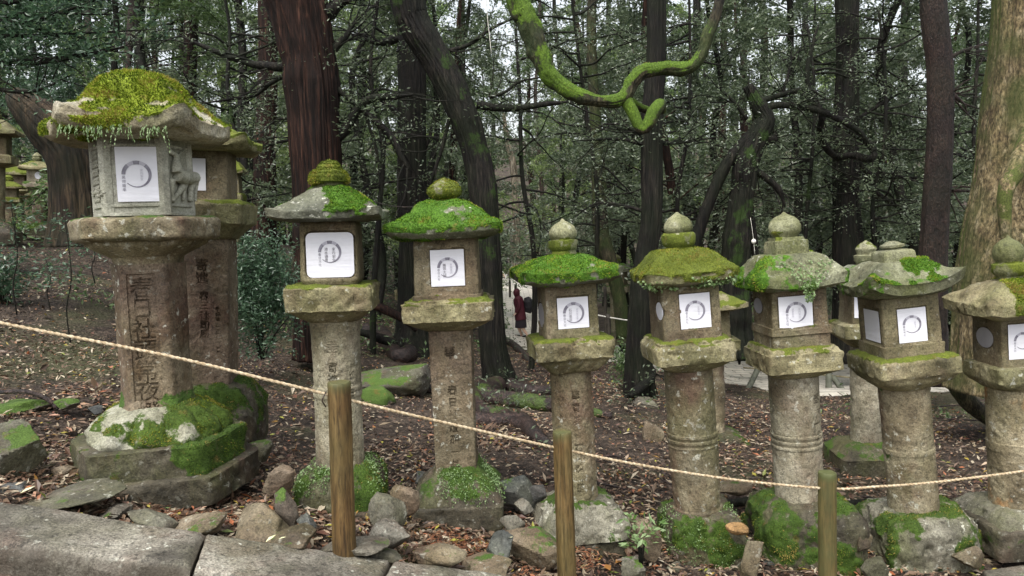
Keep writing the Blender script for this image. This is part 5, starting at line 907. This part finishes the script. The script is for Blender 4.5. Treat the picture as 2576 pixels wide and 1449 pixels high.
# ================================================================ procedural forest
def forest_proto(i, H=11., crown0=1.2, spread=2.6, nb=30, lper=32, leafL=.11, lm=l_dark, bm=b_dark, r0=.10, twn=9):
    rs = random.Random(500+i); base = Vector((0, 0, 0)); nd = []; x = y = 0; bend = rs.uniform(.15, .5)
    for k_ in range(9):
        t = k_/8; nd.append((Vector((x, y, H*t)), r0*(1-t*.75))); x += rs.uniform(-bend, bend); y += rs.uniform(-bend, bend)
    nd2 = nd[::-1]+[(Vector((nd[0][0].x, nd[0][0].y, -.6)), r0*1.25)]
    parts = [tube(nd2, 16, .25, i, .1, .12, 8)]; C, D = [], []
    for b in range(nb):
        t = crown0/H+(1-crown0/H)*(b+.5)/nb*.97; f = t*8; j = min(7, int(f)); p = nd[j][0].lerp(nd[j+1][0], f-j); a = rs.uniform(0, 6.283); ln = spread*(1-.55*t)*rs.uniform(.5, 1.1)
        d = Vector((math.cos(a), math.sin(a), rs.uniform(-.1, .9))); br = [(p.copy(), .024*(1.3-t)*r0/.13)]; q = p.copy()
        for s_ in range(4):
            q = q+d*ln/4; d = (d+Vector((rs.uniform(-.35, .35), rs.uniform(-.35, .35), rs.uniform(-.6, .1)))).normalized(); br.append((q.copy(), .024*(1.3-t)*(1-.22*(s_+1))*r0/.13))
            for w_ in range(twn//3+ (1 if s_ else 0)): C.append(list(q)); D.append((d.x+rs.uniform(-1, 1), d.y+rs.uniform(-1, 1), d.z+rs.uniform(-.6, .5)))
        parts.append(tube(br, 6, .2, b, .1))
    V, Fq = join_np(parts); tr = mesh_np('trunk', V, Fq); attr(tr, 'moss', np.clip(fbm(V, 2, 3, i)*.8+.05, 0, .7))
    c2, d2 = twigs(C, D, lper, .46, i, .35); cr = leaf_mesh('crown', c2, d2, leafL, leafL*.4, i, nj=.5)
    tr.materials.append(bm); cr.materials.append(lm); return tr, cr
PR = [forest_proto(0), forest_proto(1, lm=l_dark, bm=b_red, crown0=2.), forest_proto(2, lm=l_mid, spread=3.), forest_proto(3, lm=l_dark, H=9, spread=3.2, crown0=.8), forest_proto(4, lm=l_pale, H=10, spread=3.), forest_proto(5, lm=l_blue, H=10)]
FAR = [forest_proto(10, H=16, spread=4.2, leafL=.17, lm=l_dark, crown0=1., r0=.2, nb=34, lper=26), forest_proto(11, H=17, spread=4.4, leafL=.17, lm=l_mid, crown0=1.5, r0=.2, nb=34, lper=26), forest_proto(12, H=16, spread=4.4, leafL=.17, lm=l_pale, crown0=2., r0=.2, nb=34, lper=22), forest_proto(13, H=17, spread=4.2, leafL=.17, lm=l_dark, bm=b_red, crown0=3., r0=.26, nb=34, lper=22)]
def plant(pr, px, Y, label, group, sc_=1., name='tree'):
    X = (px-CX)/F*Y; z = float(ground(X, Y)); t = thing(name, label, 'tree', (X, Y, z-.1), group); t.rotation_euler = (random.uniform(-.05, .05), random.uniform(-.05, .05), random.uniform(0, 6.28)); t.scale = (sc_,)*3
    for nm, me in zip(('trunk', 'crown'), pr):
        o = bpy.data.objects.new(nm, me); COL.objects.link(o); o.parent = t
    return t
GN = 'slender evergreen trees filling the wood behind the path'; GF = 'tall trees in the far wood'
LN = {0: 'slender dark evergreen with glossy leaves in the wood', 1: 'slender reddish trunked evergreen in the wood', 2: 'slender mid green broadleaf tree in the wood', 3: 'bushy low dark evergreen in the wood', 4: 'yellow green tree, its leaves coloured pale as if catching light in the wood', 5: 'blue green leafy tree in the wood'}
near = [(235, 20, 5), (-250, 17, 5), (380, 15, 2), (560, 14, 0), (640, 19, 3), (900, 17, 4), (940, 14.5, 0), (1100, 16, 3), (1180, 19, 0), (1560, 18, 3), (1700, 14.5, 1), (1780, 17, 3), (1980, 15.5, 0), (2060, 19, 3), (2230, 17, 3), (2290, 14.5, 0), (2420, 17.5, 2), (2500, 14, 3), (2640, 15, 0), (1160, 24, 2), (1480, 23, 1), (1620, 24, 3), (1880, 22, 1), (2140, 23, 0), (760, 23, 2), (860, 26, 4), (1000, 24, 4), (1400, 27, 4), (520, 22, 1), (330, 20, 5), (130, 24, 5), (2350, 23, 1), (2560, 22, 3), (2720, 19, 3), (1070, 29, 4), (1200, 31, 1), (700, 30, 4), (1740, 29, 2), (2000, 28, 3), (2250, 30, 1), (2480, 29, 0), (1550, 31, 2), (420, 28, 2), (250, 28, 5), (20, 30, 2)]
for px, Y, i in near: plant(PR[i], px, Y, LN[i], GN+' (%s)' % LN[i].split(' in')[0], random.uniform(.9, 1.2))
LF = {0: 'tall dark green tree in the far wood', 1: 'tall mid green tree in the far wood', 2: 'tall pale green tree in the far wood', 3: 'tall red trunked tree in the far wood'}
for k_ in range(52):
    Y = 34+ (k_//13)*11+random.uniform(-3, 3); px = -250+(k_ % 13)*245+random.uniform(-90, 90)+(k_//13 % 2)*110; i = random.choice([0, 1, 1, 2, 2, 3])
    if 1190 < px < 1330 and Y < 60: px += 160
    plant(FAR[i], px, Y, LF[i], GF+' (%s)' % LF[i].split(' in')[0], random.uniform(.9, 1.25))
# bare straight trunks
def bare_proto(i, H=14, r0=.14, bm=b_dark):
    rs = random.Random(i); nd = []; x = y = 0
    for k_ in range(8): nd.append((Vector((x, y, H*(1-k_/7)-.5)), r0*(.6+.45*k_/7))); x += rs.uniform(-.2, .2); y += rs.uniform(-.2, .2)
    o = nd[-1][0].copy(); o.z = 0; nd = [(p-o, r) for p, r in nd]; parts = [tube(nd, 24, .12, i, .1, .12, 9)]; C, D = [], []
    for b in range(12):
        j = rs.randrange(0, 6); p = nd[j][0].lerp(nd[j+1][0], rs.random()); a = rs.uniform(0, 6.28); q = p.copy(); d = Vector((math.cos(a), math.sin(a), rs.uniform(-.2, .5))); br = [(q.copy(), .03)]
        for s_ in range(5): q = q+d*rs.uniform(.25, .5); d = (d+Vector((rs.uniform(-.5, .5), rs.uniform(-.5, .5), rs.uniform(-.5, .3)))).normalized(); br.append((q.copy(), .03*(1-.18*(s_+1)))); C.append(list(q)); D.append((d.x, d.y, d.z))
        parts.append(tube(br, 6, .12, b, .15))
    V, Fq = join_np(parts); me = mesh_np('trunk', V, Fq); attr(me, 'moss', np.clip(fbm(V, 1.5, 3, i)*.9, 0, .8)); me.materials.append(bm); c2, d2 = twigs(C, D, 14, .5, i, .2); cr = leaf_mesh('foliage', c2, d2, .08, .032, i); cr.materials.append(l_dark); return me, cr
BP = [bare_proto(60), bare_proto(61, bm=b_red), bare_proto(62, r0=.09), bare_proto(63, r0=.1, bm=b_brown)]
BL = ['bare straight dark trunk with thin crooked branches', 'bare straight reddish trunk with thin crooked branches', 'thin dark sapling trunk with crooked branches', 'thin brown sapling trunk with crooked branches']
for px, Y, i in [(330, 19, 3), (960, 30, 0), (1360, 30, 3), (1445, 24, 2), (1560, 26, 0), (1745, 24, 0), (1800, 28, 1), (1950, 24, 1), (2050, 28, 0), (2260, 26, 1), (2300, 22, 0), (380, 25, 0), (210, 23, 3), (430, 34, 1), (1250, 40, 0), (1480, 36, 1), (1640, 38, 0), (740, 34, 1), (860, 38, 0), (1170, 27, 1), (2180, 34, 0), (640, 30, 0)]: plant(BP[i], px, Y, BL[i], 'bare trunks scattered in the wood (%s)' % BL[i].split(' with')[0], random.uniform(.9, 1.2))
# leafy overhang at the upper left, a near tree just outside the left edge
nd = [(-700, -300, 40), (-680, 300, 42), (-690, 800, 46), (-700, 1100, 60)]
ov = []
for k_ in range(12):
    y0 = -60+k_*22; ov.append([(-690, y0+60, 12), (-400, y0+random.uniform(-30, 30), 8), (-150, y0+random.uniform(-50, 40), 6), (60, y0+random.uniform(-50, 50), 5), (random.uniform(150, 420), y0+random.uniform(-60, 40), 2)])
traced_tree('leafy blue green tree leaning in from beyond the left edge', b_dark, nd, 7.6, ns=40, step=.1, seed=111, above=2, branches=ov, sprays=26, lm=l_blue, spl=.075)
# twiggy near evergreen sprays around the centre trunks
def spray_tree(label, px, Y, zr, seed, n, lm=l_dark, spl=.06, r=.05, ang=(-1, 1)):
    rs = random.Random(seed); X = (px-CX)/F*Y; z = float(ground(X, Y)); t = thing('understory_tree', label, 'tree', (X, Y, z), None); H = zr[1]; nd = []; x = y = 0
    for k_ in range(7): nd.append((Vector((x, y, H*k_/6-.2)), r*(1-.6*k_/6))); x += rs.uniform(-.15, .15); y += rs.uniform(-.15, .15)
    parts = [tube(nd[::-1], 12, .08, seed, .1, .05)]; C, D = [], []
    for b in range(n):
        h_ = rs.uniform(*zr)/H*6; j = min(5, int(h_)); p = nd[j][0].lerp(nd[j+1][0], h_-j); a = rs.uniform(0, 6.28); d = Vector((math.cos(a), math.sin(a)*.6, rs.uniform(-.3, .4))); q = p.copy(); br = [(q.copy(), r*.4)]
        for s_ in range(6):
            q = q+d*rs.uniform(.2, .36); d = (d+Vector((rs.uniform(-.4, .4), rs.uniform(-.4, .4), rs.uniform(-.35, .3)))).normalized(); br.append((q.copy(), r*.4*(1-.15*(s_+1))))
            if s_: 
                for _ in range(2): C.append(list(q)); D.append((d.x+rs.uniform(-.9, .9), d.y+rs.uniform(-.9, .9), d.z*.5+rs.uniform(-.4, .4)))
        parts.append(tube(br, 6, .06, b, .15))
    V, Fq = join_np(parts); me = mesh_np('trunk', V, Fq); attr(me, 'moss', np.clip(fbm(V, 2, 3, seed), 0, .6)); part('trunk', me, b_dark, t)
    c2, d2 = twigs(C, D, 16, .34, seed, .25); part('foliage', leaf_mesh('foliage', c2, d2, spl, spl*.4, seed), lm, t); return t
spray_tree('thin leafy understory tree between the cedar and the leaning trunk', 930, 10.8, (2.2, 6.5), 5, 26)
spray_tree('thin leafy understory tree right of the leaning trunk', 1330, 11.5, (2.6, 6.5), 6, 22)
spray_tree('thin leafy understory tree left of the dark central trunk', 1500, 12.5, (2.2, 6.5), 7, 28)
spray_tree('thin leafy understory tree above the fifth roof', 1760, 12, (2.4, 6.5), 8, 26)
spray_tree('thin leafy understory tree right of the bent boughs', 2240, 12.5, (2.2, 6.5), 9, 30)
spray_tree('thin leafy understory tree behind the pale bud finial', 2010, 13, (2.0, 6.5), 10, 26)
spray_tree('thin leafy understory tree between the deer lantern and the cedar', 590, 11.5, (1.6, 5.5), 11, 26, lm=l_dark)
spray_tree('thin leafy understory tree at the right edge behind the tan trunk', 2470, 11.8, (2.2, 6.5), 12, 26)
# shrubs
def shrub(label, px, py, w, h, Y, lm, n, seed, L_=.05, name='shrub', group=None):
    rs = np.random.RandomState(seed); m_ = Y/F; c = P(px, py+h/2, Y); t = thing(name, label, 'shrub' if name == 'shrub' else 'plant', c, group); C = rs.normal(0, .42, (n, 3))*np.array([w*m_/2*1.1, w*m_/2*.8, h*m_/2*1.1])+np.array([0, 0, h*m_/2]); C[:, 2] = np.maximum(C[:, 2], .02)
    lst = []
    for i in range(9):
        q = Vector(C[rs.randint(n)]); lst.append(tube([(q, .004), (Vector((q.x*.5, q.y*.5, q.z*.5)), .007), (Vector((q.x*.1, q.y*.1, -.05)), .01)], 6, .05, i, .1))
    V, Fq = join_np(lst); me = mesh_np('stems', V, Fq); attr(me, 'moss', np.zeros(len(V))); part('stems', me, b_dark, t)
    D = C-np.array([0, 0, -.1]); c2, d2 = twigs(C, D+rs.normal(0, .2, D.shape), 14, .16, seed, .1); part('foliage', leaf_mesh('foliage', c2, d2, L_, L_*.4, seed), lm, t); return t
shrub('dense dark green shrub left of the second lantern, behind its shaft', 655, 750, 185, 280, 7.6, l_blue, 950, 1, .045)
shrub('small mossy green bush at the foot of the dark trunk', 1590, 920, 80, 90, 9.8, l_mid, 120, 2, .06)
shrub('low green bush behind the roofs between the fifth and sixth lanterns', 1860, 840, 90, 140, 14, l_mid, 160, 3, .07)
shrub('low blue green undergrowth at the left edge', 10, 720, 90, 130, 8.5, l_blue, 90, 4, .06)
shrub('pale green bush behind the flat stacked cap', 2290, 640, 120, 90, 20, l_pale, 120, 5, .1)
shrub('small leafy sprout among the front stones', 1612, 1375, 40, 40, 3.9, l_bright, 6, 6, .05, name='sprout')
for i, (x, y, h, Y, lb) in enumerate([(170, 690, 300, 6.4, 'slim sapling with sparse blue green leaves left of the hexagonal lantern'), (35, 640, 260, 6.8, 'slim sapling near the left edge with drooping leaves'), (120, 700, 120, 7.6, 'short sapling low on the left slope'), (232, 640, 110, 8.2, 'short sapling beside the broken trunk')]):
    B = P(x+6, y+h/2, Y); t = thing('sapling', lb, 'sapling', B); T = P(x-8, y-h/2, Y)-B; V, Fq = tube([(T, .003), (T*.5+Vector((.035, 0, 0)), .005), (T*.2+Vector((-.02, 0, 0)), .006), (Vector((0, 0, -.08)), .007)], 8, .04, i, .1); me = mesh_np('stem', V, Fq); attr(me, 'moss', np.zeros(len(V))); part('stem', me, b_dark, t)
    C, D = [], []
    for k_ in range(16):
        q = T*random.uniform(.4, 1.)*.98; a = random.uniform(0, 6.28); C.append(list(q)); D.append((math.cos(a), math.sin(a), random.uniform(-.1, .3)))
    c2, d2 = twigs(C, D, 9, .26, i, .1); part('foliage', leaf_mesh('foliage', c2, d2, .05, .022, i), l_blue, t)
# undergrowth ground cover on the left slope and in the far wood
n = 9000; Y = rs.uniform(9, 40, n); X = rs.uniform(-1, 1, n)*Y*.8; kp = (fbm(np.stack([X, Y, 0*X], -1), .35, 3, 3) > .08); X, Y = X[kp], Y[kp]; cc = np.stack([X, Y, ground(X, Y)+.05], -1)
dp = np.min(np.hypot(X[:, None]-pc[None, ::4, 0], Y[:, None]-pc[None, ::4, 1]), 1) > 4.5; dp &= ~((np.abs(X/Y-.03) < .05)&(Y < 30)); cc = cc[dp]
c2, d2 = twigs(cc, rs.normal(0, 1, cc.shape)+[0, 0, .8], 6, .3, 9, 0); solo('undergrowth', leaf_mesh('undergrowth', c2, d2, .09, .035, 7), l_mid, 'low green undergrowth scattered over the forest floor', 'undergrowth', kind='stuff')
# fallen logs, sticks
def log(label, pts, Y, seed, bm=b_root, moss=None, name='log', cat='log', group=None):
    nd = trunk_nodes(pts, Y=Y, above=0); b = nd[0][0].copy(); V, Fq = tube([(p-b, r) for p, r in nd], 18, .03, seed, .18, .06); me = mesh_np(name, V, Fq); mosstube(me, moss or (lambda v, n, f: f-.3), seed); solo(name, me, bm, label, cat, b, group)
log('dark fallen log lying right of the second lantern shaft', [(905, 835, 9), (960, 852, 13), (1012, 872, 9)], 11, 1, b_dark); log('reddish fallen bough between the second and third platforms', [(935, 768, 10), (975, 782, 12), (1020, 806, 10), (1050, 830, 8)], 10.5, 2, b_red)
log('mossy split log lying behind the last lanterns', [(2385, 955, 14), (2430, 1005, 22), (2480, 1045, 20), (2560, 1090, 16)], 8.2, 3, b_moss, lambda v, n, f: f+.3); log('dark wet log at the foot of the rightmost post', [(2080, 1268, 10), (2130, 1272, 13), (2190, 1262, 9)], 5.0, 4, b_dark)
log('dark root like log between the two mossy bases', [(1800, 1268, 9), (1880, 1262, 12), (1925, 1258, 8)], 5.1, 5, b_dark); log('arched mossy stick at the left edge', [(-30, 990, 5), (60, 985, 5), (120, 1005, 6), (145, 1030, 5)], 4.8, 6, b_root)
for i in range(34):
    x, y = random.uniform(1180, 2560), random.uniform(1010, 1330) ; g = G(x, y); Y = g.y; a = random.uniform(-.35, .35); ln = random.uniform(30, 130); r_ = random.uniform(1.5, 4)*6/Y*.8
    pts = []
    for s_ in (-1, -.3, .3, 1):
        q = g+Vector((s_*ln/2*Y/F, s_*a*ln*Y/F*2, 0)); q.z = float(ground(q.x, q.y))+.02+random.uniform(0, .02); xy = proj(q); pts.append((xy[0], xy[1], r_*(1.1-abs(s_)*.4), q.y))
    log('thin dead stick lying on the brown leaves', pts, 5, i, b_root, name='stick', cat='stick', group='thin sticks on the leaf litter')
# ================================================================ vine, hanging strings, fences, barrier
m_white = plain('string_white', (.7, .68, .6), (.8, .78, .7), 40, .6)
def line(name, label, cat, pts, Y, r, m, group=None):
    nd = [(P(q[0], q[1], q[2] if len(q) > 2 else Y), r) for q in pts]; b = nd[0][0].copy(); V, Fq = tube([(p-b, rr) for p, rr in nd], 8, .05, 3, 0); me = mesh_np(name, V, Fq); attr(me, 'moss', np.zeros(len(V))); return solo(name, me, m, label, cat, b, group)
line('vine', 'thin bare vine stretched from the second roof to the third finial', 'vine', [(868, 478, 4.15), (920, 500, 4.2), (985, 518, 4.25), (1050, 520, 4.3), (1100, 508, 4.3)], 4.2, .0022, b_root)
line('string', 'pale hanging string at the top centre', 'string', [(1222, -30), (1226, 40), (1232, 95), (1236, 135)], 6, .0025, m_white)
t = thing('hanging_bulb', 'small white ball hanging on a wire left of the pale bud finial', 'lamp', P(1896, 607, 8)); b = t.location.copy()
V, Fq = tube([(P(1888, 548, 8)-b, .002), (P(1894, 590, 8)-b, .002), (P(1899, 640, 8)-b, .002)], 8, .05); part('wire', mesh_np('wire', V, Fq), m_white, t); me = loft([(.026, .003, 0, 0), (.022, .014, 0, 0), (.012, .022, 0, 0), (0, .026, 0, 0), (-.012, .022, 0, 0), (-.022, .014, 0, 0), (-.027, .004, 0, 0)], N=24, ds=.004, rough=0, chip=0); part('ball', me, m_white, t)
m_bam = plain('bamboo_pole', (.12, .10, .05), (.26, .23, .13), 10, .6); m_dpole = plain('dark_pole', (.03, .025, .02), (.07, .06, .045), 12, .6)
def fence(label, posts, rails, group='rope fences along the path', m=m_dpole):
    b = P(*posts[0][0]); t = thing('rope_fence', label, 'fence', b, group)
    for a_, c_, r_ in posts:
        V, Fq = tube([(P(*a_)-b, r_), (P(*c_)-b, r_)], 10, .1, 1, .03); me = mesh_np('post', V, Fq); part('post', me, m, t)
    for rl in rails:
        V, Fq = tube([(P(*q)-b, .014) for q in rl], 6, .1, 1, 0); part('rail', mesh_np('rail', V, Fq), m_white if m is m_dpole else m_bam, t)
fence('dark post and rope fence beside the path behind the walking person', [((994, 700, 24), (996, 775, 24), .05), ((1250, 640, 40), (1250, 705, 40), .06), ((1262, 670, 36), (1262, 735, 36), .05), ((1282, 690, 32), (1283, 748, 32), .05), ((1297, 715, 27), (1299, 790, 27), .05)], [[(1240, 645, 40), (1262, 680, 36), (1283, 702, 32), (1298, 728, 27)]])
fence('bamboo fence with two rope rails seen between the second and third lanterns', [((948, 732, 23), (950, 768, 23), .05), ((968, 735, 22), (970, 775, 22), .05), ((995, 728, 21), (998, 760, 21), .05)], [[(930, 730, 24), (968, 742, 22), (1030, 745, 21)], [(930, 745, 24), (968, 757, 22), (1030, 762, 21)]], m=m_bam)
fence('dark posts with a rope behind the fourth lantern', [((1522, 720, 15.5), (1524, 845, 15.5), .035), ((1530, 790, 15), (1532, 860, 15), .05), ((1405, 800, 17), (1408, 850, 17), .05)], [[(1500, 792, 15), (1530, 798, 15), (1580, 806, 14.6)], [(1830, 838, 14), (1880, 850, 14), (1940, 862, 14)]])
fence('rustic A frame barrier of grey green poles behind the sixth lantern', [((2085, 940, 12.6), (2084, 1022, 12.4), .055), ((2095, 948, 12.6), (2148, 1020, 12.2), .05), ((1908, 925, 12.6), (1872, 1000, 12.4), .05)], [[(1850, 985, 12.4), (1950, 1000, 12.4), (2160, 1012, 12.3)], [(1870, 925, 12.7), (2090, 945, 12.6), (2220, 958, 12.6)]], group=None, m=plain('pole_grey_green', (.05, .055, .04), (.12, .125, .09), 12, .7))
# ================================================================ people
def person(label, px, py_foot, Y, H, coat, legs_c, bag_c, face=-1, group=None):
    g = G(px, py_foot); t = thing('person', label, 'person', g, group); s = H/1.62
    skin = plain('skin', (.5, .33, .25), (.55, .37, .28), 10, .6); body = []
    def ch(*n): V, Fq = tube([(Vector((x*s*face, y*s, z*s)), r*s) for x, y, z, r in n], 16, .02, 1, .02); return V, Fq
    body = [ch((0.02, 0, .80, .12), (0.03, 0, 1.0, .125), (.06, 0, 1.18, .15), (.08, 0, 1.32, .13), (.11, 0, 1.38, .055), (.14, 0, 1.44, .055), (.15, 0, 1.52, .085), (.15, 0, 1.60, .06)),
      ch((.02, .07, .82, .095), (.10, .075, .48, .065), (.05, .08, .26, .055), (-.02, .08, .07, .035), (.08, .08, .035, .035), (.16, .08, .03, .025)), ch((.02, -.07, .82, .095), (.02, -.075, .48, .065), (-.10, -.08, .26, .055), (-.20, -.08, .09, .035), (-.14, -.08, .035, .035), (-.04, -.08, .03, .025)),
      ch((.08, -.15, 1.30, .055), (.05, -.19, 1.08, .045), (.12, -.18, .90, .035), (.17, -.17, .83, .028), (.21, -.17, .79, .03)), ch((.08, .15, 1.30, .055), (.02, .19, 1.08, .045), (.10, .18, .88, .035), (.14, .17, .82, .028), (.18, .17, .79, .03))]
    for yy in (-.17, .17):
        for k_ in range(4): body.append(ch((.19+.02*(yy < 0), yy-.024+.016*k_, .80, .010), (.225+.02*(yy < 0), yy-.024+.016*k_, .765, .009), (.215+.02*(yy < 0), yy-.024+.016*k_, .735-.004*(k_ % 2), .008)))
        body.append(ch((.17, yy-.02, .81, .011), (.20, yy-.045, .785, .009), (.215, yy-.05, .765, .008)))
    body.append(ch((.225, 0, 1.535, .012), (.255, 0, 1.52, .012))); V, Fq = join_np(body); b = part('body', mesh_np('body', V, Fq), skin, t); r_ = b.modifiers.new('r', 'REMESH'); r_.mode = 'VOXEL'; r_.voxel_size = .012; r_.use_smooth_shade = True
    cm = plain('coat', tuple(c*.7 for c in coat), coat, 30, .7); lm_ = plain('trousers', tuple(c*.7 for c in legs_c), legs_c, 30, .8); bm_ = plain('bag', tuple(c*.7 for c in bag_c), bag_c, 30, .7)
    V, Fq = join_np([ch((0, 0, .60, .20), (0.02, 0, .80, .185), (0.03, 0, 1.0, .165), (.06, 0, 1.18, .18), (.08, 0, 1.31, .16), (.10, 0, 1.38, .09)), ch((.08, -.15, 1.32, .075), (.05, -.20, 1.08, .065), (.12, -.19, .90, .055), (.15, -.18, .86, .05)), ch((.08, .15, 1.32, .075), (.02, .20, 1.08, .065), (.10, .19, .90, .055), (.13, .18, .86, .05)), ch((.09, 0, 1.36, .08), (.115, 0, 1.46, .115), (.12, 0, 1.56, .112), (.125, 0, 1.635, .07))])
    c_ = part('coat', mesh_np('coat', V, Fq), cm, t); r_ = c_.modifiers.new('r', 'REMESH'); r_.mode = 'VOXEL'; r_.voxel_size = .014; r_.use_smooth_shade = True
    V, Fq = ch((.0, 0, .34, .20), (.0, 0, .5, .19), (0, 0, .64, .17)); part('skirt', mesh_np('skirt', V, Fq), lm_, t)
    V, Fq = join_np([ch((-.02, .08, .02, .04), (.08, .08, .035, .048), (.17, .08, .03, .032)), ch((-.22, -.08, .03, .04), (-.13, -.08, .04, .048), (-.03, -.08, .03, .032))]); part('shoes', mesh_np('shoes', V, Fq), bm_, t)
    V, Fq = ch((-.22, 0, .84, .12), (-.27, 0, 1.0, .17), (-.25, 0, 1.2, .16), (-.20, 0, 1.34, .09)); part('backpack', mesh_np('backpack', V, Fq), bm_, t)
    return t
person('person in a dark red hooded coat with a black backpack walking left along the path', 1311, 849, 22.0, 1.32, (.075, .008, .018), (.02, .015, .02), (.012, .012, .015))
person('person in black clothes farther up the path beside the leaning trunk', 1262, 700, 42., 1.5, (.015, .015, .018), (.015, .015, .015), (.02, .02, .02))
